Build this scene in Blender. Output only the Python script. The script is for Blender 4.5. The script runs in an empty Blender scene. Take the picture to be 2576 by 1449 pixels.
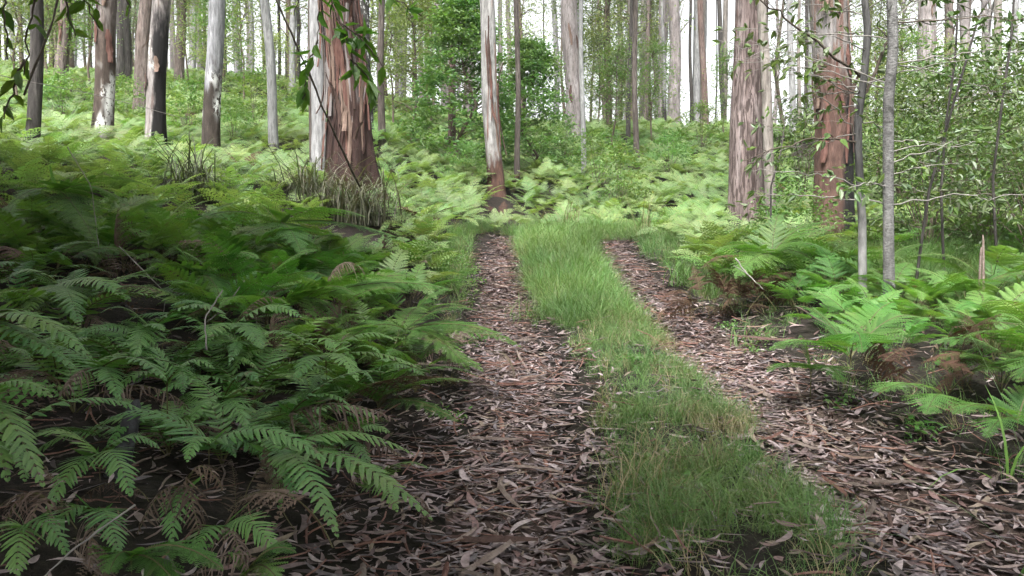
import bpy, math, random
import numpy as np
from mathutils import Vector

R = math.radians
rng = np.random.default_rng(7)
random.seed(7)
scene = bpy.context.scene
col = scene.collection

# ------------------------------------------------------------------ camera, sky, sun, exposure
CAM_Z, PITCH, FPX = 1.30, R(-3.24), 2022.0          # focal length in pixels of a 2576 x 1449 picture
cd = bpy.data.cameras.new('camera'); cam = bpy.data.objects.new('camera', cd); col.objects.link(cam)
cam.location = (0, 0, CAM_Z); cam.rotation_euler = (R(90) + PITCH, 0, 0)
cd.sensor_width = 36; cd.lens = 36 * FPX / 2576; cd.clip_start = 0.05; cd.clip_end = 2000
scene.camera = cam

world = bpy.data.worlds.new('World'); scene.world = world; world.use_nodes = True
wn, wl = world.node_tree.nodes, world.node_tree.links
sky = wn.new('ShaderNodeTexSky'); sky.sky_type = 'NISHITA'; sky.sun_disc = False
SUN_EL, SUN_AZ = R(56), R(200)
sky.sun_elevation = SUN_EL; sky.sun_rotation = SUN_AZ
sky.air_density = 1.0; sky.dust_density = 4.0; sky.ozone_density = 1.0
hs = wn.new('ShaderNodeHueSaturation'); hs.inputs['Saturation'].default_value = 0.12   # thin white overcast
wl.new(sky.outputs[0], hs.inputs['Color'])
wl.new(hs.outputs[0], wn['Background'].inputs['Color'])
wn['Background'].inputs['Strength'].default_value = 0.056

sd = bpy.data.lights.new('sun', 'SUN'); sun = bpy.data.objects.new('sun', sd); col.objects.link(sun)
sd.energy = 1.5; sd.angle = R(25); sd.color = (1, 0.985, 0.96)
sun.rotation_euler = Vector((math.sin(SUN_AZ) * math.cos(SUN_EL), math.cos(SUN_AZ) * math.cos(SUN_EL), math.sin(SUN_EL))).to_track_quat('Z', 'Y').to_euler()
sun.location = (10, 20, 60)

scene.view_settings.view_transform = 'Standard'; scene.view_settings.look = 'None'
scene.view_settings.gamma = 1.0; scene.view_settings.use_curve_mapping = False
scene.view_settings.exposure = 3.06
scene.render.engine = 'CYCLES'
cy = scene.cycles
cy.max_bounces = 4; cy.diffuse_bounces = 3; cy.adaptive_threshold = .03; cy.volume_bounces = 1; cy.glossy_bounces = 2; cy.transmission_bounces = 4
cy.use_denoising = True
cy.debug_use_spatial_splits = True

# ------------------------------------------------------------------ helpers
def at(px, py, d):
    """World point on the line of sight through (px, py) at forward distance d."""
    u, v = (px - 1288) / FPX, (724.5 - py) / FPX
    dy = math.cos(PITCH) - v * math.sin(PITCH); dz = math.sin(PITCH) + v * math.cos(PITCH)
    t = d / dy
    return np.array([u * t, d, CAM_Z + dz * t])

def project(P):
    P = np.atleast_2d(P) - np.array([0, 0, CAM_Z])
    f = P[:, 1] * math.cos(PITCH) + P[:, 2] * math.sin(PITCH)
    v = -P[:, 1] * math.sin(PITCH) + P[:, 2] * math.cos(PITCH)
    f = np.where(f < .05, .05, f)
    return 1288 + FPX * P[:, 0] / f, 724.5 - FPX * v / f, f

def vnoise(p, seed=0):
    p = np.asarray(p, float); i = np.floor(p).astype(np.int64); f = p - i; f = f * f * (3 - 2 * f)
    def h(o):
        q = (i + np.array(o)).astype(np.uint64)
        k = q[:, 0] * np.uint64(374761393) + q[:, 1] * np.uint64(668265263) + q[:, 2] * np.uint64(2147483647) + np.uint64(seed * 97 + 13) * np.uint64(1274126177)
        k &= np.uint64(0xffffffff); k = (k ^ (k >> np.uint64(13))) * np.uint64(1274126177); k &= np.uint64(0xffffffff)
        k = (k ^ (k >> np.uint64(15))) * np.uint64(2246822519); k &= np.uint64(0xffffffff); k ^= (k >> np.uint64(13))
        return k.astype(float) / 4294967295.0
    r = 0
    for o in ((0,0,0),(1,0,0),(0,1,0),(1,1,0),(0,0,1),(1,0,1),(0,1,1),(1,1,1)):
        w = np.ones(len(p))
        for a in range(3): w = w * (f[:, a] if o[a] else 1 - f[:, a])
        r = r + w * h(o)
    return r

def fbm(p, seed=0, oct=3):
    p = np.asarray(p, float); r = 0; a = .5
    for k in range(oct): r = r + a * (vnoise(p * 2 ** k, seed + k) - .5); a *= .5
    return r

def mesh(name, V, F, mats, rnd=None, smooth=False, midx=None):
    me = bpy.data.meshes.new(name)
    me.from_pydata([tuple(v) for v in np.asarray(V, float).tolist()], [], [tuple(f) for f in F])
    for m in (mats if isinstance(mats, (list, tuple)) else [mats]): me.materials.append(m)
    if rnd is not None:
        a = me.attributes.new('rnd', 'FLOAT', 'POINT'); a.data.foreach_set('value', np.asarray(rnd, np.float32))
    if midx is not None: me.polygons.foreach_set('material_index', np.asarray(midx, np.int32))
    if smooth: me.polygons.foreach_set('use_smooth', np.ones(len(me.polygons), bool))
    me.update()
    return me

def put(name, me, parent=None, loc=(0,0,0), rot=(0,0,0), scl=1.0):
    o = bpy.data.objects.new(name, me); col.objects.link(o)
    o.location = tuple(loc); o.rotation_euler = tuple(rot)
    o.scale = (scl, scl, scl) if np.isscalar(scl) else tuple(scl)
    if parent is not None: o.parent = parent
    return o

def tag(o, label=None, cat=None, group=None, kind=None):
    if label: o['label'] = label
    if cat: o['category'] = cat
    if group: o['group'] = group
    if kind: o['kind'] = kind
    return o

def empty(name, loc, label, cat, group=None, rz=0, scl=1.0):
    o = bpy.data.objects.new(name, None); col.objects.link(o)
    o.location = tuple(loc); o.rotation_euler = (0, 0, rz); o.scale = (scl,) * 3; o.empty_display_size = .1
    return tag(o, label, cat, group)

class MB:
    """Collects geometry for ONE mesh."""
    def __init__(s): s.V, s.F, s.R, s.M, s.n = [], [], [], [], 0
    def add(s, V, F, rnd=0.0, m=0):
        V = np.asarray(V, float).reshape(-1, 3)
        s.V.append(V); s.F += [tuple(int(i) + s.n for i in f) for f in F]; s.M += [m] * len(F)
        s.R.append(np.full(len(V), rnd) if np.isscalar(rnd) else np.asarray(rnd)); s.n += len(V)
    def tube(s, P, r, seg=5, rnd=0.0, m=0, cap=True):
        P = np.asarray(P, float); n = len(P); r = np.full(n, r) if np.isscalar(r) else np.asarray(r, float)
        T = np.gradient(P, axis=0); T /= np.linalg.norm(T, axis=1)[:, None] + 1e-9
        ref = np.array([1., 0, 0]) if abs(T[:, 2]).mean() > .7 else np.array([0, 0, 1.])
        A = np.cross(T, ref); A /= np.linalg.norm(A, axis=1)[:, None] + 1e-9; B = np.cross(T, A)
        th = np.arange(seg) * 2 * math.pi / seg
        V = P[:, None] + r[:, None, None] * (np.cos(th)[None, :, None] * A[:, None] + np.sin(th)[None, :, None] * B[:, None])
        F = [(i*seg+j, i*seg+(j+1) % seg, (i+1)*seg+(j+1) % seg, (i+1)*seg+j) for i in range(n-1) for j in range(seg)]
        if cap: F.append(tuple((n-1)*seg + j for j in range(seg))); F.append(tuple(range(seg))[::-1])
        s.add(V.reshape(-1, 3), F, rnd, m)
    def build(s, name, mats, smooth=False):
        return mesh(name, np.concatenate(s.V), s.F, mats, np.concatenate(s.R), smooth, s.M if isinstance(mats, (list, tuple)) and len(mats) > 1 else None)

def bez(a, b, c, n=12):
    t = np.linspace(0, 1, n)[:, None]
    return (1-t)**2*np.asarray(a, float) + 2*t*(1-t)*np.asarray(b, float) + t*t*np.asarray(c, float)

def unit(v):
    v = np.asarray(v, float); return v / (np.linalg.norm(v, axis=-1, keepdims=True) + 1e-9)

def leaf_cloud(mb, P, D, N, L, W, fold=.25, sag=.15, fine=True, rs=rng, m=0):
    """Many leaves: base P, direction D, face normal N, length L, width W (arrays)."""
    n = len(P); D = unit(D); S = unit(np.cross(D, N)); U = np.cross(S, D)
    L = np.broadcast_to(L, n)[:, None]; W = np.broadcast_to(W, n)[:, None]
    if fine:
        base = P; tip = P + D*L - U*L*sag
        l1 = P + D*L*.3 + S*W*.5 + U*W*fold - U*L*sag*.1; l2 = P + D*L*.65 + S*W*.42 + U*W*fold - U*L*sag*.4
        r1 = P + D*L*.3 - S*W*.5 + U*W*fold - U*L*sag*.1; r2 = P + D*L*.65 - S*W*.42 + U*W*fold - U*L*sag*.4
        V = np.stack([base, l1, l2, tip, r2, r1], 1).reshape(-1, 3)
        i = np.arange(n) * 6; F = np.concatenate([np.stack([i, i+1, i+2, i+3], 1), np.stack([i, i+3, i+4, i+5], 1)]).tolist(); k = 6
    else:
        V = np.stack([P, P + D*L*.45 + S*W*.5 + U*W*fold, P + D*L - U*L*sag, P + D*L*.45 - S*W*.5 + U*W*fold], 1).reshape(-1, 3)
        i = np.arange(n) * 4; F = np.concatenate([np.stack([i, i+1, i+2], 1), np.stack([i, i+2, i+3], 1)]).tolist(); k = 4
    mb.add(V, F, np.repeat(rs.random(n), k), m)

# ------------------------------------------------------------------ procedural materials
class NT:
    def __init__(s, name):
        s.mat = bpy.data.materials.new(name); s.mat.use_nodes = True
        s.t = s.mat.node_tree; s.t.nodes.clear()
    def n(s, typ, ins=None, **at_):
        nd = s.t.nodes.new(typ)
        for k, v in at_.items(): setattr(nd, k, v)
        for k, v in (ins or {}).items():
            if isinstance(v, bpy.types.NodeSocket): s.t.links.new(v, nd.inputs[k])
            else: nd.inputs[k].default_value = v
        return nd
    def math(s, op, a, b=0.0, clamp=False):
        return s.n('ShaderNodeMath', {0: a, 1: b}, operation=op, use_clamp=clamp).outputs[0]
    def mix(s, f, a, b, blend='MIX'):
        return s.n('ShaderNodeMix', {0: f, 6: a, 7: b}, data_type='RGBA', blend_type=blend).outputs[2]
    def ramp(s, f, stops, interp='LINEAR'):
        nd = s.n('ShaderNodeValToRGB', {0: f}); cr = nd.color_ramp; cr.interpolation = interp
        while len(cr.elements) < len(stops): cr.elements.new(.5)
        for e, (p, c) in zip(cr.elements, stops): e.position = p; e.color = (*c[:3], 1)
        return nd.outputs[0]
    def rng(s, v, a, b, c=0.0, d=1.0, smooth=True):
        return s.n('ShaderNodeMapRange', {0: v, 1: a, 2: b, 3: c, 4: d}, interpolation_type='SMOOTHSTEP' if smooth else 'LINEAR').outputs[0]
    def noise(s, vec, scale, detail=3, rough=.55, dist=0.0):
        return s.n('ShaderNodeTexNoise', {'Vector': vec, 'Scale': scale, 'Detail': detail, 'Roughness': rough, 'Distortion': dist}).outputs[0]
    def scaled(s, vec, sc):
        return s.n('ShaderNodeMapping', {'Vector': vec, 'Scale': sc}).outputs[0]
    def out(s, sh, disp=None):
        o = s.n('ShaderNodeOutputMaterial', {'Surface': sh}); return s.mat

def c4(c): return (*c, 1.0)
def dull(c, k=.35):
    g = .3*c[0]+.55*c[1]+.15*c[2]; return tuple(v*(1-k)+g*k for v in c)

def leaf_mat(name, cols, trans=.35, rough=.5, spec=.35, patch=.5, tcol=(1.25, 1.35, .55), brown=0.0):
    t = NT(name)
    oi = t.n('ShaderNodeObjectInfo').outputs['Random']
    at_ = t.n('ShaderNodeAttribute', attribute_name='rnd').outputs['Fac']
    f = t.math('FRACT', t.math('ADD', oi, at_))
    k = len(cols)
    base = t.ramp(f, [(i / max(1, k - 1), c) for i, c in enumerate(cols)])
    pos = t.n('ShaderNodeNewGeometry').outputs['Position']
    nz = t.noise(pos, .55, 2)
    v = t.rng(nz, .3, .7, 1 - .35 * patch, 1 + .35 * patch)
    fine = t.rng(t.noise(pos, 60., 2), .2, .8, .85, 1.15)
    base = t.n('ShaderNodeHueSaturation', {'Color': base, 'Value': t.math('MULTIPLY', v, fine), 'Hue': t.rng(t.noise(pos, .9, 1), .3, .7, .485, .515)}).outputs[0]
    if brown:
        bm = t.math('MULTIPLY', t.rng(t.noise(pos, 11., 4, .6), .60, .70), t.rng(t.noise(pos, 2.3, 2), .40, .62, 0, brown))
        base = t.mix(bm, base, (.11, .085, .045, 1))
        base = t.mix(t.rng(t.noise(pos, 4.5, 2), .55, .72, 0, brown*.35), base, (.17, .19, .05, 1))
    p = t.n('ShaderNodeBsdfPrincipled', {'Base Color': base, 'Roughness': rough, 'Specular IOR Level': spec})
    if trans > 0:
        tc = t.mix(1.0, base, c4(tcol), 'MULTIPLY')
        tr = t.n('ShaderNodeBsdfTranslucent', {'Color': tc})
        return t.out(t.n('ShaderNodeMixShader', {0: trans, 1: p.outputs[0], 2: tr.outputs[0]}).outputs[0])
    return t.out(p.outputs[0])

def bark(name, cols, patch=None, dark=None, lichen=None, black_side=None, sc=1.0, bump=.5, strand=.12, rough=.9, cracks=0.0):
    """Vertical-grained bark in the trunk's own coordinates (z = 0 at the foot)."""
    cols = [tuple(v*.88 for v in dull(c, .42)) for c in cols]; patch = [(dull(c), a_, b_) for c, a_, b_ in (patch or [])]
    t = NT(name)
    ob = t.n('ShaderNodeTexCoord').outputs['Object']
    sep = t.n('ShaderNodeSeparateXYZ', {0: ob}); x, y, z = sep.outputs
    a = t.noise(t.scaled(ob, (7*sc, 7*sc, 7*sc*strand)), 1.0, 5, .6, .4)
    k = len(cols)
    c = t.ramp(a, [(.28 + .44 * i / max(1, k-1), q) for i, q in enumerate(cols)])
    big = t.noise(t.scaled(ob, (1.6, 1.6, .5)), 1.0, 3)
    c = t.mix(t.rng(big, .35, .7, 0, .35), c, c4(tuple(v*.55 for v in cols[0])))
    if patch:
        for pc, lo, s3 in patch:
            pn = t.noise(t.scaled(ob, s3), 1.0, 6, .62, .6)
            c = t.mix(t.rng(pn, lo, lo+.05), c, c4(pc))
    mo = t.noise(t.scaled(ob, (9, 9, 2.2)), 1.0, 7, .72, .5)
    c = t.n('ShaderNodeHueSaturation', {'Color': c, 'Value': t.rng(mo, .3, .7, .48, 1.22, False)}).outputs[0]
    st = t.noise(t.scaled(ob, (13, 13, .8)), 1.0, 5, .65)
    c = t.mix(t.rng(st, .56, .72, 0, .6), c, c4(tuple(v*.4 for v in cols[0])))
    fib = t.noise(t.scaled(ob, (26*sc, 26*sc, 26*sc*strand*1.3)), 1.0, 4, .65)
    c = t.mix(t.rng(fib, .3, .6, .75, 0), c, c4(tuple(v*.35 for v in cols[0])))
    if cracks:
        cr = t.noise(t.scaled(ob, (19, 19, 2.2)), 1.0, 3, .55, 1.4)
        c = t.mix(t.rng(cr, .50, .42, 0, cracks), c, (.03, .02, .017, 1))
    hn = t.noise(t.scaled(ob, (3., 3., .8)), 1.0, 6, .62)
    h = t.math('ADD', z, t.math('MULTIPLY', t.math('SUBTRACT', hn, .5), -3.0))
    if dark:
        hh, dc = dark
        dn = t.noise(t.scaled(ob, (14, 14, 4)), 1.0, 5, .65)
        dcol = t.ramp(dn, [(.3, tuple(v*.45 for v in dc)), (.55, dc), (.75, tuple(min(1, v*1.7) for v in dc))])
        c = t.mix(t.rng(h, hh+.22, hh-.22), c, dcol)
    if lichen:
        z0, z1, amt = lichen
        ln = t.noise(t.scaled(ob, (16, 16, 9)), 1.0, 5, .7)
        win = t.math('MULTIPLY', t.rng(z, z0-.2, z0+.2), t.rng(z, z1+.2, z1-.2))
        lside = t.rng(t.noise(t.scaled(ob, (3, 3, 1)), 1.0, 2), .42, .56)
        c = t.mix(t.math('MULTIPLY', t.math('MULTIPLY', win, lside), t.rng(ln, .52 - amt, .56 - amt)), c, (.52, .52, .5, 1))
    if black_side:
        x0, ch = black_side
        cm = t.math('MULTIPLY', t.rng(t.math('ADD', x, t.math('MULTIPLY', t.math('SUBTRACT', hn, .5), .5)), x0-.05, x0+.05), t.rng(h, ch+.3, ch-.3))
        c = t.mix(cm, c, (.012, .011, .011, 1))
    bn = t.math('ADD', t.math('MULTIPLY', a, .6), fib)
    b = t.n('ShaderNodeBump', {'Strength': bump, 'Distance': .03, 'Height': bn})
    p = t.n('ShaderNodeBsdfPrincipled', {'Base Color': c, 'Roughness': rough, 'Specular IOR Level': .2, 'Normal': b.outputs[0]})
    return t.out(p.outputs[0])

def rough_mat(name, stops, scale=8, rough=.9, bump=.4, strand=None, obj_rand=0.0, spec=.2):
    t = NT(name)
    ob = t.n('ShaderNodeTexCoord').outputs['Object']
    v = t.scaled(ob, strand) if strand else ob
    nz = t.noise(v, scale, 6, .65)
    k = len(stops); c = t.ramp(nz, [(.25 + .5*i/max(1, k-1), q) for i, q in enumerate(stops)])
    if obj_rand:
        c = t.n('ShaderNodeHueSaturation', {'Color': c, 'Value': t.rng(t.n('ShaderNodeObjectInfo').outputs['Random'], 0, 1, 1-obj_rand, 1+obj_rand)}).outputs[0]
    b = t.n('ShaderNodeBump', {'Strength': bump, 'Distance': .02, 'Height': nz})
    return t.out(t.n('ShaderNodeBsdfPrincipled', {'Base Color': c, 'Roughness': rough, 'Specular IOR Level': spec, 'Normal': b.outputs[0]}).outputs[0])

def litter_leaf_mat(name, cols):
    cols = [(lambda q: (q[0]*1.16, q[1]*1.1, q[2]*1.12))(dull(c, .28)) for c in cols]; t = NT(name)
    oi = t.n('ShaderNodeObjectInfo').outputs['Random']
    k = len(cols); c = t.ramp(oi, [(i / k, q) for i, q in enumerate(cols)], 'CONSTANT')
    pos = t.n('ShaderNodeNewGeometry').outputs['Position']
    c = t.n('ShaderNodeHueSaturation', {'Color': c, 'Value': t.rng(t.noise(pos, 45., 3), .25, .75, .6, 1.35)}).outputs[0]
    p = t.n('ShaderNodeBsdfPrincipled', {'Base Color': c, 'Roughness': .62, 'Specular IOR Level': .35})
    return t.out(p.outputs[0])

M = {}
M['lacy'] = leaf_mat('lacy_fern_green', [(.06,.15,.028), (.085,.185,.04), (.11,.21,.055), (.048,.125,.03)], .42, .5, .35, brown=.9)
M['bracken'] = leaf_mat('bracken_pale_green', [(.125,.215,.07), (.16,.245,.09), (.185,.255,.10), (.105,.19,.062), (.195,.24,.085)], .4, .5, .4, .8, brown=.9)
M['sword'] = leaf_mat('sword_fern_green', [(.048,.125,.03), (.078,.17,.042), (.11,.205,.052), (.058,.14,.034)], .3, .4, .5, brown=.9)
M['deadfern'] = leaf_mat('dead_fern_brown', [(.085,.058,.044), (.13,.095,.075), (.055,.038,.03), (.17,.13,.11)], .2, .8, .15, .5, (1.1, .9, .6))
M['rustfern'] = leaf_mat('rust_fern_brown', [(.06,.034,.024), (.085,.05,.035), (.04,.025,.019)], .15, .85, .1, .5, (1.1, .9, .6))
M['stipe'] = rough_mat('fern_stalk', [(.06,.06,.025), (.10,.09,.04)], 20, .6, .1)
M['grass'] = leaf_mat('grass_green', [(.072,.15,.040), (.10,.19,.055), (.13,.205,.075), (.055,.125,.036), (.17,.20,.10)], .35, .55, .3, .7)
M['drygrass'] = leaf_mat('dry_grass', [(.20,.17,.10), (.26,.22,.14), (.15,.14,.07), (.12,.16,.06)], .25, .7, .2)
M['sedge'] = leaf_mat('sedge_green', [(.09,.19,.03), (.13,.22,.045), (.06,.14,.04)], .35, .4, .45)
M['strap'] = leaf_mat('drooping_strap_leaves', [(.06,.075,.04), (.095,.09,.06), (.04,.055,.028), (.12,.11,.085)], .2, .6, .3)
M['shrub'] = leaf_mat('shrub_leaves', [(.075,.17,.042), (.105,.205,.054), (.14,.24,.07), (.06,.145,.04)], .42, .4, .5)
M['shrub_light'] = leaf_mat('light_shrub_leaves', [(.09,.17,.035), (.12,.20,.05), (.07,.14,.03), (.16,.20,.05)], .4, .45, .4)
M['sapleaf'] = leaf_mat('sapling_leaves', [(.068,.12,.036), (.09,.14,.047), (.13,.16,.085), (.05,.09,.035), (.095,.15,.033), (.08,.135,.036)], .3, .42, .45)
M['twigleaf'] = leaf_mat('overhanging_leaves', [(.06,.135,.024), (.085,.165,.03), (.115,.20,.036), (.045,.10,.022)], .55, .4, .4)
M['gumleaf'] = leaf_mat('gum_leaves', [(.075,.115,.045), (.10,.145,.06), (.13,.17,.075), (.06,.10,.04)], .3, .45, .4, .6)
M['farleaf'] = leaf_mat('distant_leaves', [(.14,.20,.06), (.18,.235,.085), (.22,.26,.10), (.115,.17,.06)], .4, .5, .35, .9)  # leaf colour paled to put some of the distance haze into it
M['litter'] = litter_leaf_mat('fallen_leaves', [(.12,.085,.08), (.17,.125,.118), (.085,.055,.05), (.21,.165,.155), (.05,.034,.032), (.145,.112,.112), (.19,.15,.14), (.105,.06,.054), (.16,.118,.10), (.07,.06,.06), (.13,.072,.062), (.235,.195,.185), (.095,.08,.085), (.15,.115,.075)])
M['stick'] = rough_mat('dead_stick', [(.06,.045,.036), (.13,.10,.085), (.20,.165,.145)], 6, .9, .5, (6, 6, 6), .4)
M['redbark'] = rough_mat('red_bark_strip', [(.07,.035,.027), (.13,.07,.055), (.19,.12,.095)], 5, .85, .5, (8, 8, 2), .35)
M['greywood'] = rough_mat('weathered_grey_wood', [(.20,.18,.165), (.33,.31,.29), (.42,.40,.38)], 6, .85, .4)
M['twig'] = rough_mat('dark_twig', [(.035,.028,.022), (.07,.055,.042), (.11,.095,.08)], 12, .85, .3)
M['greytwig'] = rough_mat('grey_twig', [(.10,.09,.08), (.19,.175,.16), (.27,.25,.23)], 12, .85, .3)
M['drytwig'] = rough_mat('dry_straw', [(.22,.18,.12), (.34,.29,.20)], 12, .8, .2)
M['barkstrips'] = [rough_mat('loose_bark_%d' % i, [tuple(v*.72 for v in dull(q, .25)) for q in s], 4, .85, .6, (9, 9, 1.2)) for i, s in enumerate(([(.07,.025,.018), (.15,.06,.042), (.22,.105,.075)], [(.10,.055,.037), (.19,.115,.08), (.26,.17,.125)], [(.03,.014,.011), (.075,.034,.026)], [(.17,.135,.125), (.27,.235,.225)], [(.06,.032,.025), (.13,.07,.052)]))]
M['stumpbark'] = rough_mat('charred_stump', [(.012,.012,.012), (.035,.035,.037), (.10,.104,.11)], 18, .85, .6)
M['wood'] = rough_mat('shrub_wood', [(.07,.055,.04), (.13,.105,.08)], 10, .9, .4)

def ground_mat():
    t = NT('forest_soil')
    pos = t.n('ShaderNodeNewGeometry').outputs['Position']
    a = t.noise(pos, 1.2, 5); b = t.noise(pos, 22., 5, .7); v = t.n('ShaderNodeTexVoronoi', {'Vector': pos, 'Scale': 28.})
    c = t.ramp(b, [(.25, (.007,.006,.005)), (.5, (.016,.0125,.0105)), (.72, (.038,.03,.025))])
    c = t.mix(t.rng(a, .45, .65, 0, .35), c, (.018, .021, .010, 1))
    c = t.mix(t.rng(v.outputs['Distance'], .0, .5, .5, 0), c, (.008, .007, .006, 1))
    bp = t.n('ShaderNodeBump', {'Strength': .7, 'Distance': .03, 'Height': b})
    return t.out(t.n('ShaderNodeBsdfPrincipled', {'Base Color': c, 'Roughness': .95, 'Specular IOR Level': .15, 'Normal': bp.outputs[0]}).outputs[0])
def track_mat():
    t = NT('trodden_leaf_mould')
    pos = t.n('ShaderNodeNewGeometry').outputs['Position']
    b = t.noise(t.scaled(pos, (1, .6, 1)), 30., 6, .75, .5)
    c = t.ramp(b, [(.25, (.015,.010,.008)), (.48, (.04,.028,.022)), (.62, (.085,.06,.05)), (.78, (.15,.115,.10))])
    bp = t.n('ShaderNodeBump', {'Strength': .8, 'Distance': .02, 'Height': b})
    return t.out(t.n('ShaderNodeBsdfPrincipled', {'Base Color': c, 'Roughness': .9, 'Specular IOR Level': .2, 'Normal': bp.outputs[0]}).outputs[0])
M['ground'] = ground_mat(); M['track'] = track_mat()

# ------------------------------------------------------------------ the trees of the photograph (foot px, py, distance, px where it leaves the frame, width px)
W_, S_ = (.50,.49,.47), (.33,.31,.30)
TREES = [
 # name, px, py, d, ptop, wpx, bark, label, extra
 ('gum_tree', 872, 492, 12.2, 858, 95, 'big', 'massive gum trunk with hanging red-brown bark strips above the left fern bank'),
 ('gum_tree', 800, 470, 13.4, 801, 36, 'pale', 'smooth pale grey gum trunk standing tight against the left side of the massive red-barked trunk'),
 ('gum_tree', 784, 455, 15.5, 781, 11, 'thinbrown', 'thin brown stem just left of the smooth pale trunk beside the massive gum'),
 ('gum_tree', 1250, 490, 17.5, 1221, 38, 'whitecentre', 'white gum trunk with torn red-brown bark in the middle of the fern field'),
 ('gum_tree', 1880, 540, 13.2, 1884, 82, 'stringy', 'broad straight trunk with pinkish furrowed stringy bark right of the track'),
 ('gum_tree', 1945, 560, 12.2, 1912, 25, 'tan', 'slim tan trunk leaning against the right side of the pink stringy-barked trunk'),
 ('gum_tree', 2100, 605, 11.0, 2085, 88, 'charred', 'thick peeling trunk with blackened foot behind the two grey saplings'),
 ('gum_tree', 78, 372, 11.0, 92, 30, 'darkthin', 'slender dark trunk nearest the left edge of the fern slope'),
 ('gum_tree', 252, 352, 15.0, 276, 43, 'lichen', 'brown trunk with a large white blotch near its foot at the left of the slope'),
 ('gum_tree', 352, 265, 22.0, 371, 34, 'brown', 'red-brown trunk flaring at the foot just behind the twin-toned peeling trunk'),
 ('gum_tree', 391, 378, 15.2, 403, 43, 'twotone', 'peeling pinkish grey trunk with a dark right side on the left slope'),
 ('gum_tree', 530, 408, 15.0, 541, 40, 'whitedark', 'pale grey trunk with dark foot and white flakes left of the massive gum'),
 ('gum_tree', 691, 392, 17.0, 665, 23, 'paleslim', 'slim pale trunk with a small dark foot between the white-flaked trunk and the massive gum'),
 ('gum_tree', 302, 200, 28.0, 306, 22, 'darkthin', 'dark straight trunk in front of the distant ferns behind the white-blotched trunk'),
 ('gum_tree', 320, 215, 27.0, 322, 14, 'darkthin', 'thin dark grey trunk just right of the dark straight trunk behind the white-blotched one'),
 ('gum_tree', 925, 355, 19.0, 914, 30, 'mossy', 'dark mossy trunk with a pale left edge right behind the massive gum'),
 ('gum_tree', 962, 352, 18.5, 957, 17, 'thinbrown', 'thin straight brown trunk first to the right of the massive gum'),
 ('gum_tree', 1141, 440, 21.0, 1128, 18, 'redbrown', 'reddish brown trunk rising through the big green shrub'),
 ('gum_tree', 1301, 460, 18.5, 1300, 14, 'thinbrown', 'very thin brown stem right of the white gum in the fern field'),
 ('gum_tree', 1446, 322, 29.0, 1434, 42, 'pinkgrey', 'stout pink-grey trunk with a torn red bark slab on the centre slope'),
 ('gum_tree', 1469, 452, 20.0, 1462, 12, 'paleslim', 'very thin pale stem in front of the stout pink-grey trunk'),
 ('gum_tree', 1602, 396, 23.0, 1596, 14, 'thinbrown', 'thin brown trunk standing alone among the ferns right of the centre slope'),
 ('gum_tree', 1580, 360, 27.0, 1588, 11, 'darkthin', 'thin dark leaning stem beside the lone thin brown trunk'),
 ('gum_tree', 1696, 305, 37.0, 1697, 29, 'pinkgrey', 'tall pale pinkish trunk against the white sky on the right ridge'),
 ('gum_tree', 1672, 300, 36.0, 1667, 9, 'darkfoot', 'thin pale stem with black foot left of the tall pinkish ridge trunk'),
 ('gum_tree', 1776, 310, 34.0, 1762, 15, 'redbrown', 'slender pink-brown trunk between the tall pinkish ridge trunk and the broad stringy-barked one'),
 ('gum_tree', 1740, 308, 38.0, 1736, 9, 'darkthin', 'thin dark stem against the sky just left of the slender pink-brown ridge trunk'),
 ('gum_tree', 1822, 312, 36.0, 1808, 12, 'darkthin', 'crooked dark stem against the sky just left of the broad stringy-barked trunk'),
 ('gum_tree', 735, 205, 34.0, 738, 15, 'pale', 'distant whitish trunk seen over the ferns left of the massive gum'),
 ('gum_tree', 722, 205, 36.0, 722, 8, 'darkthin', 'dark thin stem hugging the distant whitish trunk left of the massive gum'),
 ('gum_tree', 450, 195, 33.0, 455, 22, 'brown', 'distant grey-brown trunk between the twin-toned and the white-flaked trunks'),
 ('gum_tree', 150, 190, 27.0, 165, 26, 'brown', 'broad dim trunk high on the slope behind the slender dark trunk at the left'),
 ('gum_tree', 1995, 330, 26.0, 1988, 15, 'pale', 'pale thin trunk in the gap between the broad stringy-barked and the thick peeling trunks'),
 ('gum_tree', 2012, 330, 28.0, 2010, 9, 'tan', 'yellowish thin stem beside the pale thin trunk left of the thick peeling one'),
 ('gum_tree', 2335, 300, 25.0, 2332, 42, 'pinkgrey', 'wide pinkish trunk against the sky right of the grey saplings'),
 ('gum_tree', 2392, 300, 27.0, 2385, 20, 'brown', 'brown trunk right beside the wide pinkish one against the sky'),
 ('gum_tree', 2432, 290, 30.0, 2425, 24, 'pinkgrey', 'pale pink trunk near the right edge with bright sky on both sides'),
 ('gum_tree', 2472, 290, 32.0, 2478, 12, 'pinkgrey', 'thin pinkish trunk between two larger ones at the right edge of the sky'),
 ('gum_tree', 2508, 285, 29.0, 2512, 18, 'tan', 'forked tan trunk last but one before the right edge of the frame'),
 ('gum_tree', 2556, 290, 33.0, 2556, 12, 'pale', 'grey slender trunk at the very right edge against the sky'),
]
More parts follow.
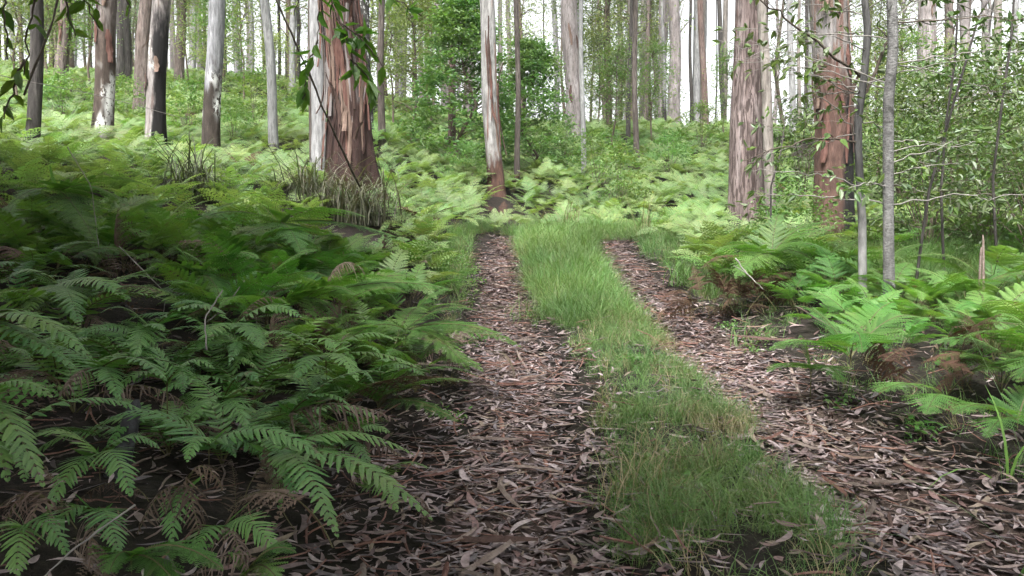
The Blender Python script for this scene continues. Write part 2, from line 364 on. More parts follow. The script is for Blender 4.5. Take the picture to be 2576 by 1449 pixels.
BARKS = {
 'big': dict(cols=[(.085,.038,.027), (.13,.07,.052), (.17,.125,.11), (.215,.185,.18)], patch=[((.15,.05,.032), .55, (5, 5, .5)), ((.075,.03,.022), .6, (7, 7, .6))], dark=(1.75, (.036,.02,.017)), bump=.9),
 'pale': dict(cols=[(.26,.255,.255), (.34,.33,.33), (.40,.39,.39)], patch=[((.24,.13,.10), .66, (6, 6, .6))], bump=.2),
 'thinbrown': dict(cols=[(.09,.065,.05), (.15,.11,.085), (.20,.155,.125)], patch=[((.045,.04,.036), .6, (5, 5, 1.5))]),
 'whitecentre': dict(cols=[(.30,.275,.25), (.38,.36,.335), (.44,.43,.405)], patch=[((.22,.10,.07), .60, (8, 8, .45)), ((.09,.07,.06), .66, (12, 12, .7))], dark=(1.15, (.075,.042,.032)), bump=.4),
 'stringy': dict(cols=[(.17,.10,.085), (.24,.155,.135), (.30,.205,.185), (.34,.255,.235)], patch=[((.21,.105,.085), .58, (3, 3, .5))], bump=1.0, cracks=.8),
 'tan': dict(cols=[(.22,.17,.13), (.30,.245,.20), (.36,.31,.26)], bump=.3),
 'charred': dict(cols=[(.22,.165,.14), (.29,.24,.215), (.28,.27,.27)], patch=[((.20,.10,.07), .54, (5, 5, .6)), ((.31,.31,.335), .6, (4, 4, .4))], dark=(2.5, (.085,.05,.04)), black_side=(.0, 2.2), bump=.9),
 'darkthin': dict(cols=[(.05,.042,.036), (.085,.07,.06), (.13,.11,.095)], bump=.6),
 'lichen': dict(cols=[(.17,.12,.095), (.26,.20,.17), (.36,.32,.29)], patch=[((.16,.075,.05), .58, (4, 4, .8))], dark=(2.35, (.06,.045,.037)), lichen=(.35, 1.5, .10)),
 'brown': dict(cols=[(.13,.085,.065), (.20,.135,.105), (.28,.21,.175)], patch=[((.06,.045,.04), .58, (4, 4, .8))], bump=.7),
 'twotone': dict(cols=[(.25,.19,.165), (.33,.275,.25), (.40,.36,.34)], patch=[((.17,.09,.07), .6, (5, 5, .8))], black_side=(.05, 2.6), lichen=(.3, 2.2, .0), bump=.6),  # near-black lower right side on the two-toned bark
 'whitedark': dict(cols=[(.22,.22,.235), (.29,.29,.305), (.36,.36,.375)], patch=[((.15,.09,.07), .66, (5, 5, .8))], dark=(1.85, (.045,.036,.03)), lichen=(1.0, 1.75, .06), bump=.5),
 'paleslim': dict(cols=[(.23,.23,.22), (.30,.30,.29), (.36,.36,.35)], patch=[((.15,.11,.09), .66, (6, 6, 1))], dark=(.35, (.05,.04,.033)), bump=.3),
 'mossy': dict(cols=[(.055,.05,.042), (.085,.08,.068), (.13,.125,.11)], patch=[((.32,.31,.29), .64, (4, 4, .3))], lichen=(.2, 5, -.03), bump=.7),
 'redbrown': dict(cols=[(.15,.075,.055), (.22,.12,.09), (.29,.185,.15)], bump=.7),
 'pinkgrey': dict(cols=[(.25,.19,.175), (.33,.27,.255), (.40,.35,.34)], patch=[((.21,.115,.095), .63, (3, 3, .35))], bump=.4),
 'darkfoot': dict(cols=[(.24,.23,.22), (.33,.32,.31)], dark=(1.2, (.03,.027,.025)), bump=.3),
}

# ------------------------------------------------------------------ terrain: smooth surface through surveyed points
CP = []
def cp(px, py, d, dz=0.0): p = at(px, py, d); CP.append((p[0], p[1], p[2] + dz))
for x, y, z in ((0,-4,-.05), (0,0,.05), (.8,0,.05), (1.6,0,.05), (0,3.24,.195), (1.62,3.24,.195), (.8,3.24,.21), (0,6.54,.36), (1.65,6.54,.36), (-.1,9,.66), (1.6,9,.66),
                (-.15,11.1,1.06), (1.4,11.1,1.04), (.7,12.8,1.34), (-2.5,-2,.35), (4,-2,.15), (-8,0,.9), (8,0,.5), (2.2,2,.2), (-1.2,1.2,.33)): CP.append((x, y, z))
cp(100,1430,2.25); cp(600,1400,2.7); cp(1000,1130,3.95); cp(1180,900,5.95); cp(1195,700,9.6); cp(500,830,5.3); cp(300,680,6.6); cp(60,560,7.6,-.35)
cp(2300,1010,4.4); cp(2500,1250,3.0); cp(1760,775,8.2); cp(2110,770,7.0); cp(2520,720,7.6); cp(1650,640,10.8); cp(700,520,9.0,-.45); cp(400,470,9.5,-.4)
cp(1400,545,15.5,-.45); cp(1150,430,22,-.4); cp(1000,290,32,-.3); cp(1350,310,33,-.3); cp(1750,325,34,-.3); cp(600,250,32,-.3); cp(200,215,32,-.3)
cp(100,185,44,-.3); cp(500,180,46,-.3); cp(900,215,44,-.3); cp(1350,305,42,-1.2); cp(1750,330,44,-1.5); cp(2300,300,30,-.6); cp(2550,320,28,-.4); cp(2300,310,42,-2.2); cp(2000,325,36,-.8)
cp(2450,480,15,-.3); cp(2200,470,17,-.3); cp(2560,430,20,-.3); cp(0,300,20,-.3)
for n_, px, py, d, *_r in TREES: cp(px, py, d, -.05 if d < 22 else -.25)
for x, y, z in ((-30,20,6), (30,12,3), (30,25,5.2), (-40,45,13), (0,60,8), (-30,70,14), (40,60,3), (0,110,4), (-80,90,12), (80,90,0), (-60,0,5), (60,0,2), (0,-40,-1.5), (-60,-50,0), (60,-50,-2), (0,160,2), (150,150,-3), (-150,150,5), (-150,-100,0), (150,-100,-3)): CP.append((x, y, z))
CP = np.array(CP)
_K = np.linalg.norm(CP[:, None, :2] - CP[None, :, :2], axis=2) + np.diag(np.full(len(CP), -.35 * 0 + 0.0))
_n = len(CP); _A = np.zeros((_n+3, _n+3)); _A[:_n, :_n] = -_K + np.eye(_n) * .25; _P = np.c_[np.ones(_n), CP[:, :2]]
_A[:_n, _n:] = _P; _A[_n:, :_n] = _P.T
_w = np.linalg.solve(_A, np.r_[CP[:, 2], 0, 0, 0])
def cx(y): return np.interp(y, [-6, 3, 6.5, 11, 12.5, 14, 15.5, 17, 20], [.8, .8, .83, .64, .8, 1.5, 2.6, 4.2, 8])
def gz(x, y):
    x = np.atleast_1d(np.asarray(x, float)); y = np.atleast_1d(np.asarray(y, float)); r = np.zeros(len(x))
    for s in range(0, len(x), 20000):
        X = np.c_[x[s:s+20000], y[s:s+20000]]
        D = np.sqrt(((X[:, None] - CP[None, :, :2])**2).sum(2) + 1e-6)
        r[s:s+20000] = -D @ _w[:_n] + _w[_n] + X @ _w[_n+1:]
    u = x - cx(y); fade = np.clip((13.5 - y) / 2, 0, 1)
    rut = np.exp(-((u+.82)/.30)**4) + np.exp(-((u-.82)/.32)**4)
    r += fade * (-.055*rut + .09*np.exp(-(u/.42)**4))
    p = np.c_[x, y, np.zeros(len(x))]
    off = np.clip((np.abs(u) - 1.15) / .8, 0, 1)
    r += fbm(p * 1.1, 3) * (.05 + .22*off) + fbm(p * 5, 9, 2) * (.018 + .03*off)
    return r
def g1(x, y): return float(gz([x], [y])[0])

def axis(lo, hi, flo, fhi, step, grow):
    a = list(np.arange(flo, fhi, step)); s = step
    while a[-1] < hi: s = min(s*grow, 12); a.append(a[-1] + s)
    s = step
    while a[0] > lo: s = min(s*grow, 12); a.insert(0, a[0] - s)
    return np.array(a)
GX, GY = axis(-240, 240, -5, 6, .11, 1.07), axis(-160, 300, .8, 16, .12, 1.07)
gxx, gyy = np.meshgrid(GX, GY); gv = np.c_[gxx.ravel(), gyy.ravel(), gz(gxx.ravel(), gyy.ravel())]
nx = len(GX)
gf = [(j*nx+i, j*nx+i+1, (j+1)*nx+i+1, (j+1)*nx+i) for j in range(len(GY)-1) for i in range(nx-1)]
tag(put('ground', mesh('ground', gv, gf, M['ground'], smooth=True)), 'dark forest soil of the slope under ferns and grass', 'ground', kind='structure')

def rut_sheet(name, off, hw, label):
    ys = np.arange(-1.5, 13.4, .10); us = np.linspace(-1, 1, 13); V = []
    wob = fbm(np.c_[ys*.9, ys*0+off, ys*0], 21)*.22
    for y, w in zip(ys, wob):
        h = hw * (1 if y < 9 else max(.2, 1 - (y-9)/5.2)) + w
        xs = cx(y) + off + us*h; zz = gz(xs, np.full(13, y)) + .016 - .06*np.abs(us)**6
        V += list(zip(xs, [y]*13, zz))
    F = [(j*13+i, j*13+i+1, (j+1)*13+i+1, (j+1)*13+i) for j in range(len(ys)-1) for i in range(12)]
    return tag(put(name, mesh(name, V, F, M['track'], smooth=True)), label, 'path', kind='structure')
rutL = rut_sheet('wheel_track_left', -.82, .33, 'left wheel rut of the forest track covered with brown leaf litter')
rutR = rut_sheet('wheel_track_right', .82, .36, 'right wheel rut of the forest track covered with brown leaf litter')

# ------------------------------------------------------------------ scatter of uncountable ground cover (geometry nodes)
def scatter(name, P, rot, scl, idx, protos, label, cat, parent=None, dens_group=None):
    src = bpy.data.collections.new(name + '_pieces')
    for i, me in enumerate(protos):
        o = bpy.data.objects.new('%s_piece_%03d' % (name, i), me); src.objects.link(o)
    me = bpy.data.meshes.new(name); me.from_pydata(np.asarray(P).tolist(), [], [])
    a = me.attributes.new('rot', 'FLOAT_VECTOR', 'POINT'); a.data.foreach_set('vector', np.asarray(rot, np.float32).ravel())
    scl = np.asarray(scl, np.float32); scl = np.repeat(scl[:, None], 3, 1) if scl.ndim == 1 else scl
    a = me.attributes.new('scl', 'FLOAT_VECTOR', 'POINT'); a.data.foreach_set('vector', scl.ravel())
    a = me.attributes.new('idx', 'INT', 'POINT'); a.data.foreach_set('value', np.asarray(idx, np.int32))
    ng = bpy.data.node_groups.new(name, 'GeometryNodeTree')
    ng.interface.new_socket('Geometry', in_out='INPUT', socket_type='NodeSocketGeometry'); ng.interface.new_socket('Geometry', in_out='OUTPUT', socket_type='NodeSocketGeometry')
    gi, go = ng.nodes.new('NodeGroupInput'), ng.nodes.new('NodeGroupOutput')
    ci = ng.nodes.new('GeometryNodeCollectionInfo'); ci.inputs['Collection'].default_value = src; ci.inputs['Separate Children'].default_value = True; ci.inputs['Reset Children'].default_value = True
    iop = ng.nodes.new('GeometryNodeInstanceOnPoints'); iop.inputs['Pick Instance'].default_value = True
    def na(nm, ty):
        n = ng.nodes.new('GeometryNodeInputNamedAttribute'); n.data_type = ty; n.inputs['Name'].default_value = nm
        return n.outputs['Attribute']
    e2r = ng.nodes.new('FunctionNodeEulerToRotation'); L = ng.links.new
    L(gi.outputs[0], iop.inputs['Points']); L(ci.outputs[0], iop.inputs['Instance']); L(na('idx', 'INT'), iop.inputs['Instance Index'])
    L(na('rot', 'FLOAT_VECTOR'), e2r.inputs[0]); L(e2r.outputs[0], iop.inputs['Rotation']); L(na('scl', 'FLOAT_VECTOR'), iop.inputs['Scale'])
    L(iop.outputs[0], go.inputs[0])
    o = put(name, me, parent); md = o.modifiers.new('scatter', 'NODES'); md.node_group = ng
    return tag(o, label, cat, kind='stuff')

def in_view(P, mx=250, my=250):
    x, y, f = project(P); return (f > .3) & (x > -mx) & (x < 2576+mx) & (y > -my) & (y < 1449+my)
# ------------------------------------------------------------------ trunks and crowns
BM = {}
def bark_mat(k):
    if k not in BM: BM[k] = bark('bark_' + k, **BARKS[k])
    return BM[k]

def trunk_mesh(name, path, rad, mat, seg=24, ridge=.02, ridge_k=7.0, zk=.35, seed=0, lump=.06, flare=.25, flare_h=.6, skew=(0, 0)):
    path = np.asarray(path, float); n = len(path); th = np.arange(seg)*2*math.pi/seg
    zz = path[:, 2]
    rr = np.asarray(rad)[:, None] * np.ones((1, seg))
    cs = np.c_[np.cos(th), np.sin(th)]
    q = np.concatenate([np.repeat(cs[None]*1.3, n, 0), np.repeat(zz[:, None, None]*.8, seg, 1)], 2).reshape(-1, 3)
    rr = rr * (1 + lump*2*fbm(q, seed, 2).reshape(n, seg))
    q2 = np.concatenate([np.repeat(cs[None]*ridge_k, n, 0), np.repeat(zz[:, None, None]*zk*ridge_k*.5, seg, 1)], 2).reshape(-1, 3)
    rr = rr + ridge * 2 * fbm(q2, seed+5, 3).reshape(n, seg)
    fl = np.exp(-np.clip(zz, 0, 99)/flare_h)[:, None]
    lobes = 1 + .35*np.sin(th*4+seed)[None] + .2*np.sin(th*7+seed*2)[None]
    dirw = 1 + skew[0]*np.cos(th)[None] + skew[1]*np.sin(th)[None]
    rr = rr * (1 + flare*fl*lobes*dirw)
    V = np.concatenate([path[:, None, :2] + rr[..., None]*cs[None], np.repeat(zz[:, None, None], seg, 1)], 2).reshape(-1, 3)
    F = [(i*seg+j, i*seg+(j+1) % seg, (i+1)*seg+(j+1) % seg, (i+1)*seg+j) for i in range(n-1) for j in range(seg)]
    F.append(tuple((n-1)*seg+j for j in range(seg)))
    return mesh(name, V, F, mat, smooth=True)

def foliage_clumps(mb, C, per, spread, L, W, flat=.5, hang=.3, rs=rng, fine=False):
    n = len(C)*per
    P = np.repeat(C, per, 0) + rs.normal(size=(n, 3))*np.array([1, 1, flat])*np.repeat(np.broadcast_to(spread, len(C)), per)[:, None]
    D = rs.normal(size=(n, 3)); D[:, 2] = D[:, 2]*.5 - hang; N = rs.normal(size=(n, 3))*.6 + np.array([0, 0, 1.])
    leaf_cloud(mb, P, D, N, L*(.6+.8*rs.random(n)), W*(.7+.6*rs.random(n)), fine=fine, rs=rs)

def gum_crown(seed, nl=16, per=46, r=3.6, h=7):
    rs = np.random.default_rng(seed); wood, lv = MB(), MB(); C = []
    for i in range(nl):
        a = rs.random()*6.28; z0 = rs.random()*h*.5; rad = r*(.35+.75*rs.random()); z1 = z0 + h*(.15+.4*rs.random())
        e = np.array([rad*math.cos(a), rad*math.sin(a), z1]); C.append(e)
        wood.tube(bez((0, 0, z0), (e[0]*.35, e[1]*.35, z0+.6*(z1-z0)+.3), e, 7), np.linspace(.08, .015, 7), 4)
    C = np.array(C); foliage_clumps(lv, C, per, .75, .22, .055, .6, .5, rs)
    return wood.build('gum_branches', M['greytwig']), lv.build('gum_crown', M['gumleaf'])
CROWNS = [gum_crown(s) for s in (1, 2, 3)]

def add_crown(tr, top, k, scl=1.0):
    b, c = CROWNS[k % 3]; rz = rng.random()*6.28
    put('branches', b, tr, top, (0, 0, rz), scl); put('crown', c, tr, top, (0, 0, rz), scl)

TREE_XY = []
for k, (nm, px, py, d, ptop, wpx, bk, label) in enumerate(TREES):
    b = at(px, py, d); t_ = at(ptop, 0, d); x, y = b[0], b[1]; z = g1(x, y) - .12
    TREE_XY.append((x, y, wpx/FPX*d/2))
    r = wpx/FPX*d/2; H = 22 + 4*rng.random() if wpx/FPX*d > .18 else 11 + 5*rng.random()
    vis = max(1.5, t_[2]-z); lean = (t_[0]-x)/vis
    zs = np.concatenate([np.arange(0, vis+.4, .09 if d < 20 else .2), np.arange(vis+.8, H, 1.0)])
    wob = r*.35*np.sin(zs*1.1+k) * np.clip(zs/2, 0, 1) * (2.2 if r < .1 else 1)
    P = np.c_[lean*np.where(zs < vis, zs, vis+(zs-vis)*.6) + wob*.6, wob*.4, zs]
    rad = r*np.interp(zs/H, [0, .15, .6, 1], [1.06, .98, .7, .25])
    tr = empty(nm, (x, y, z), label, 'tree', 'gum trees on the fern slope')
    big = bk == 'big'
    tk = put('trunk', trunk_mesh('trunk', P, rad, bark_mat(bk), 40 if big else 28 if r > .12 else 12,
             ridge=.028 if bk == 'stringy' else .02 if r > .15 else r*.06, ridge_k=9 if bk == 'stringy' else 5, zk=.06 if bk == 'stringy' else .2,
             seed=k*3+1, flare=.42 if big else .3, flare_h=.75 if big else .45, lump=.09 if big else .06, skew=(.9, -.3) if big else (0, 0)), tr)
    if H > 15: add_crown(tr, (P[-1, 0], P[-1, 1], H-6.5), k, .8+.5*rng.random())
    else: add_crown(tr, (P[-1, 0], P[-1, 1], H-3), k, .4)
    # bark strips: long slivers lying on or peeling off the trunk
    ns = {'big': 110, 'charred': 20, 'whitecentre': 12, 'twotone': 8, 'lichen': 7, 'brown': 5, 'pinkgrey': 4 if wpx > 35 else 0}.get(bk, 0)
    rs = np.random.default_rng(k+50)
    for s in range(ns):
        th = -math.pi/2 + rs.normal()*1.0
        if big: th = -math.pi/2 + rs.uniform(-1.5, 1.3); z0 = rs.uniform(.5, 4.2); ln = rs.uniform(.4, 2.0); w = rs.uniform(.008, .045)
        elif bk == 'whitecentre': z0 = rs.uniform(.9, 2.6); ln = rs.uniform(.4, 1.5); w = rs.uniform(.012, .03)
        else: z0 = rs.uniform(1.2, 4.2); ln = rs.uniform(.25, .9); w = rs.uniform(.02, .06)
        m_ = 9; zz = np.linspace(z0, z0+ln, m_)
        pr = np.interp(zz, zs, rad)*(1+.42*(.75 if big else 0)*np.exp(-zz/.75)); pc = np.c_[np.interp(zz, zs, P[:, 0]), np.interp(zz, zs, P[:, 1])]
        peel = (rs.random() < (.35 if big else .6))
        u = np.linspace(0, 1, m_); lift = .022 + (.16*(1-u)**3*rs.random() if peel else 0) + .006*np.sin(u*9+s)
        if peel and rs.random() < .4: lift = .022 + .14*u**3
        tw = th + .12*np.sin(u*3+s)
        wd = w*(.35+.65*np.sin(np.pi*np.clip(u*.92+.06, 0, 1))**.5)*(1+.25*np.sin(u*17+s))
        V = []
        for i in range(m_):
            dr = np.array([math.cos(tw[i]), math.sin(tw[i])]); sd_ = np.array([-dr[1], dr[0]])
            for e, dd in ((-1, 0), (0, .012), (1, 0)):
                q = pc[i] + dr*(pr[i]+lift[i]+dd) + sd_*e*wd[i]; V.append((q[0], q[1], zz[i]))
        for i in range(m_):
            dr = np.array([math.cos(tw[i]), math.sin(tw[i])]); q = pc[i] + dr*(pr[i]+lift[i]-.012); V.append((q[0], q[1], zz[i]))
        F = []
        for i in range(m_-1):
            a = i*3; F += [(a, a+1, a+4, a+3), (a+1, a+2, a+5, a+4), (a, a+3, 3*m_+i+1, 3*m_+i), (a+2, 3*m_+i, 3*m_+i+1, a+5)]
        mt = M['barkstrips'][[0, 1, 2, 4, 0, 4, 2, 1, 3][rs.integers(9)]] if big else M['barkstrips'][[0, 1, 4][rs.integers(3)]]
        put('bark_strip', mesh('bark_strip', V, F, mt, smooth=False), tr)

# ------------------------------------------------------------------ ferns
def frond(mb, path, up, kind, W, n, seed=0, detail=1, roll=0.0, dead=False):
    rs = np.random.default_rng(seed); path = np.asarray(path, float)
    seg = np.r_[0, np.cumsum(np.linalg.norm(np.diff(path, axis=0), axis=1))]; L = seg[-1]; s = seg/L
    def pt(u): return np.array([np.interp(u, s, path[:, a]) for a in range(3)]).T
    s0 = .12 if kind == 'sword' else .36
    mb.tube(path, np.linspace(.0042, .0012, len(path))*(1 if kind == 'sword' else 1.1), 3, 0, 1, cap=False)
    U = s0 + (1-s0)*((np.arange(n)+.5)/n)**(.92); 
    for i, u in enumerate(U):
        c = pt(u); T = unit(pt(min(1, u+.02)) - pt(max(0, u-.02))); S = unit(np.cross(T, up)); Nn = np.cross(S, T)
        if roll: S, Nn = S*math.cos(roll)+Nn*math.sin(roll), Nn*math.cos(roll)-S*math.sin(roll)
        v = (u-s0)/(1-s0)
        if kind == 'sword': pr = min(1, .5+2.6*v)*(1-v**2.0)**.8*(1-.15*v)
        else: pr = (1-v)**.8*min(1, .72+3*v)
        for sd in (-1, 1):
            l = W*max(pr, .04)*(.86+.28*rs.random())
            if rs.random() < (.03 if not dead else .18): l *= .5
            ang = R((72 if kind == 'sword' else 62) - 30*v + rs.normal()*(14 if dead else 5))
            D = S*sd*math.sin(ang) + T*math.cos(ang); B = np.cross(Nn, D)
            dr = (.10+.26*rs.random() if kind == 'sword' else .10+.14*rs.random()) + (.9*rs.random()+.3 if dead else 0)
            rn = rs.random()*.25
            if kind == 'sword':
                pw = L*(1-s0)/n*(.22 if dead else .37)*(1-.15*v)*(.85+.3*rs.random())
                st = np.array([0, .12, .26, .4, .54, .68, .8, .9, 1.]) if detail else np.array([0, .3, .7, 1.])
                wd = (np.array([.8, 1, .8, .95, .72, .78, .5, .36, 0.]) if detail else np.array([.7, 1, .7, 0.]))*pw
                curl = D*0 + T*.18
                A = c + D[None]*(l*st)[:, None] + curl[None]*(l*st**2)[:, None]*.7 - Nn[None]*(l*dr*st**2)[:, None] + Nn*.004
                V = np.concatenate([A + B*wd[:, None] - Nn*(wd*.22)[:, None], A - B*wd[:, None] - Nn*(wd*.22)[:, None], A]); m_ = len(st)
                F = [(2*m_+k, k, k+1, 2*m_+k+1) for k in range(m_-1)] + [(2*m_+k, 2*m_+k+1, m_+k+1, m_+k) for k in range(m_-1)]
                mb.add(V, F, rn, 0)
            else:
                m_ = max(3, int((16 if detail == 2 else 12 if detail == 1 else 6)*(.3+.7*l/W)))
                q = (np.arange(m_)+.4)/m_; A = lambda q_: c + D[None]*(l*q_)[:, None] - Nn[None]*(l*dr*q_**2)[:, None]
                hw = l/m_*.44; pl = L*(1-s0)/n*(.9 if detail else .85)*(1-q)**.55*(.45+.55*min(1, l/W)) + .005
                Vs, F = [], []; kk = 0
                c0 = A(q); axis0 = D
                for e in (-1, 1):
                    pd = unit(B*e*.86 + D*.5); sag = Nn*(pl*.22)[:, None]
                    Q = np.stack([c0 - D*hw, c0 - D*hw*.6 + pd*(pl*.6)[:, None] - sag*.4, c0 + pd*pl[:, None] - sag, c0 + D*hw*.95 + pd*(pl*.45)[:, None] - sag*.3, c0 + D*hw], 1) if detail else \
                        np.stack([c0 - D*hw*1.1, c0 + pd*pl[:, None] - sag, c0 + D*hw*1.1], 1)
                    z_ = Q.shape[1]; Vs.append(Q.reshape(-1, 3)); F += [tuple(kk+j*z_+i_ for i_ in range(z_)) for j in range(m_)]; kk += m_*z_
                mb.add(np.concatenate(Vs), F, rn, 0)

def arc(L, e0, e1, pw=1.0, n=18, side=0.0):
    s = np.linspace(0, 1, n); a = R(e0) + (R(e1)-R(e0))*s**pw; ds = L/(n-1); yaw = side*s
    x = np.r_[0, np.cumsum(np.cos(a[:-1])*np.cos(yaw[:-1])*ds)]; y = np.r_[0, np.cumsum(np.cos(a[:-1])*np.sin(yaw[:-1])*ds)]; z = np.r_[0, np.cumsum(np.sin(a[:-1])*ds)]
    return np.c_[x, y, z]
UP = np.array([0, 0, 1.])
def proto_frond(kind, seed, mat, detail, dead=False):
    rs = np.random.default_rng(seed); mb = MB()
    if kind == 'sword': frond(mb, arc(.62+.25*rs.random(), 68, -28-25*rs.random(), 1.0, 18, rs.normal()*.2), UP, 'sword', .105+.03*rs.random(), 25, seed, detail, rs.normal()*.2, dead)
    else: frond(mb, arc(.85+.25*rs.random(), 78, -14+10*rs.normal(), .95, 18, rs.normal()*.2), UP, 'lacy', .20+.06*rs.random(), 15, seed, detail, rs.normal()*.22, dead)
    return mb.build(kind + '_frond', [mat, M['stipe']])
FR = {'lacy': [proto_frond('lacy', s, M['lacy'], 1) for s in range(7)],
      'sword': [proto_frond('sword', 20+s, M['sword'], 1) for s in range(7)],
      'bracken': [proto_frond('lacy', 40+s, M['bracken'], 1) for s in range(6)],
      'dead': [proto_frond('sword', 60+s, M['deadfern'], 1, True) for s in range(3)] + [proto_frond('lacy', 70+s, M['deadfern'], 1, True) for s in range(2)],
      'rust': [proto_frond('lacy', 80+s, M['rustfern'], 1, True) for s in range(4)]}
def plant_mesh(mat, seed, nf, detail=0):
    rs = np.random.default_rng(seed); mb = MB(); a0 = rs.random()*6.28
    for i in range(nf):
        a = a0 + i*6.28/nf + rs.normal()*.3; p = arc(.7+.35*rs.random(), 80, -12+12*rs.normal(), .85, 9, rs.normal()*.25); c, s = math.cos(a), math.sin(a)
        p = np.c_[p[:, 0]*c-p[:, 1]*s, p[:, 0]*s+p[:, 1]*c, p[:, 2]*(.75+.4*rs.random())]
        frond(mb, p, UP, 'lacy', .21+.06*rs.random(), 11, seed*31+i, detail, rs.normal()*.25)
    return mb.build('bracken_plant', [mat, M['stipe']])
PL = [plant_mesh(M['bracken'], 100+s, 6) for s in range(6)]
PLg = [plant_mesh(M['lacy'], 120+s, 6) for s in range(4)]
PLd = [plant_mesh(M['rustfern'], 140, 5)]

def fern(x, y, kind, nf, scl, label, group, dead=0, rs=rng, cat='fern', lean=None):
    e = empty('fern', (x, y, g1(x, y)-.01), label, cat, group)
    a0 = rs.random()*6.28
    for i in range(nf):
        a = a0 + i*6.28/nf + rs.normal()*.25
        if lean is not None: a = lean + rs.uniform(-1.5, 1.5)
        k = 'dead' if i >= nf-dead else kind
        put('dead_frond' if k == 'dead' else 'frond', FR[k][rs.integers(len(FR[k]))], e, (0, 0, 0), (rs.normal()*.12, rs.normal()*.15 + (.3 if k == 'dead' else 0), a), scl*(.75+.45*rs.random()))
    return e

# hero ferns of the left foreground bank: crown point and frond tips read off the photograph, then built at their own depth
def hero_fern(base, tips, kind, W, label, mats=None, n=26, seed=0, group=None):
    b = at(*base); bz = g1(b[0], b[1]); org = np.array([b[0], b[1], bz-.01])
    e = empty('fern', org, label, 'fern', group); crown = b - org
    for i, (tx, ty, td, lift, *rest) in enumerate(tips):
        tip = at(tx, ty, td) - org; dead = bool(rest and rest[0])
        mid = (crown*.5 + tip*.5) + np.array([0, 0, lift]); mb = MB()
        pth = np.concatenate([np.linspace((0, 0, 0), crown, 4)[:-1] if np.linalg.norm(crown) > .05 else np.zeros((0, 3)), bez(crown, mid, tip, 18)])
        frond(mb, pth, UP, kind, W*(.9+.2*rng.random()), n, seed*17+i, 2, rng.normal()*.15, dead)
        put('dead_frond' if dead else 'frond', mb.build('hero_frond', [M['deadfern'] if dead else M['sword'] if kind == 'sword' else M['lacy'], M['stipe']]), e)
    return e
hero_fern((525,1120,2.75), [(238,1075,2.7,.16), (830,1172,2.65,.17), (470,1165,2.5,.10)], 'sword', .12, 'sword fern with a twin arch of fronds low on the left bank', seed=1)
hero_fern((700,1140,2.85), [(1090,1312,2.55,.17), (850,1356,2.4,.16), (742,1262,2.55,.12), (1042,1146,2.85,.15)], 'sword', .12, 'large sword fern with long fronds drooping over the litter beside the left rut', seed=2)
hero_fern((560,1010,3.3), [(330,905,3.2,.13), (650,962,3.15,.14), (480,1068,2.95,.1), (620,1075,3.0,.08)], 'sword', .125, 'sword fern with widely spread pinnae in the dark of the left bank', seed=3)
hero_fern((730,1040,3.15), [(968,938,3.05,.12), (880,1022,3.0,.12), (1000,1060,3.0,.1,1)], 'sword', .12, 'sword fern reaching up and right behind the large drooping one', seed=4)
hero_fern((-60,1010,2.4), [(132,1002,2.35,.11), (110,1228,2.2,.14), (20,1215,2.2,.12)], 'sword', .13, 'dark sword fern hanging down at the left edge of the frame', seed=5)
hero_fern((-40,800,3.3), [(232,905,3.1,.16), (130,820,3.4,.1), (200,935,3.0,.05)], 'sword', .14, 'sword fern arching in from the left edge above the dark gap', seed=6)
hero_fern((380,830,4.2), [(568,792,4.0,.17), (250,790,4.1,.14), (340,900,3.8,.1)], 'sword', .14, 'sword fern with one curled arch in the middle of the dark bank', seed=7)
hero_fern((460,1230,2.35), [(430,1378,2.2,.08), (345,1345,2.2,.1,1), (560,1235,2.3,.14,1), (500,1345,2.2,.1,1)], 'sword', .11, 'half-withered sword fern with brown curled fronds at the lower left', seed=8)
hero_fern((120,1260,2.15), [(0,1350,2.05,.12,1), (60,1400,2.0,.1,1)], 'sword', .10, 'withered brown fern in the bottom left corner', seed=9)
hero_fern((330,1400,2.1), [(560,1432,2.0,.09), (275,1440,2.0,.06), (450,1480,1.95,.06)], 'lacy', .14, 'bright lacy fern cut by the bottom edge of the frame', seed=10, n=14)
hero_fern((620,1440,2.15), [(742,1388,2.15,.07), (700,1460,2.05,.06), (580,1410,2.15,.06)], 'lacy', .13, 'small lacy fern right of the bright one at the bottom edge', seed=11, n=14)
hero_fern((250,1150,2.45), [(60,1120,2.35,.12), (330,1250,2.25,.12), (120,1290,2.2,.1), (400,1130,2.45,.1)], 'sword', .12, 'sword fern filling the shadow left of the twin-arched one', seed=31)
hero_fern((820,900,3.9), [(640,850,3.7,.14), (1000,860,3.8,.15), (900,960,3.5,.12), (740,960,3.5,.1), (1060,930,3.7,.1)], 'sword', .14, 'sword fern in the middle of the bank above the large drooping one', seed=32)
hero_fern((250,930,3.3), [(60,900,3.2,.12), (420,960,3.0,.14), (300,1010,2.95,.1), (150,1000,2.95,.08,1)], 'sword', .13, 'sword fern between the left edge and the widely spread one', seed=33)
hero_fern((930,1220,3.0), [(1080,1180,2.95,.1), (1000,1290,2.75,.1), (860,1180,2.9,.1)], 'sword', .10, 'low sword fern at the foot of the bank next to the left rut', seed=34)
hero_fern((590,820,4.6), [(430,770,4.4,.15), (760,800,4.4,.17), (660,880,4.1,.12), (500,880,4.1,.12), (700,750,4.6,.12,1)], 'sword', .15, 'sword fern in the dark recess right of the curled arch', seed=35)
hero_fern((150,720,5.0), [(330,760,4.6,.18), (20,700,4.8,.15), (200,820,4.3,.14), (60,800,4.4,.12)], 'sword', .17, 'large sword fern high at the left side of the dark recess', seed=36)
hero_fern((500,700,5.6), [(650,650,5.3,.2), (360,690,5.2,.18), (560,760,5.0,.15), (420,620,5.6,.15)], 'lacy', .26, 'lacy fern hanging over the dark recess of the bank', seed=37, n=16)
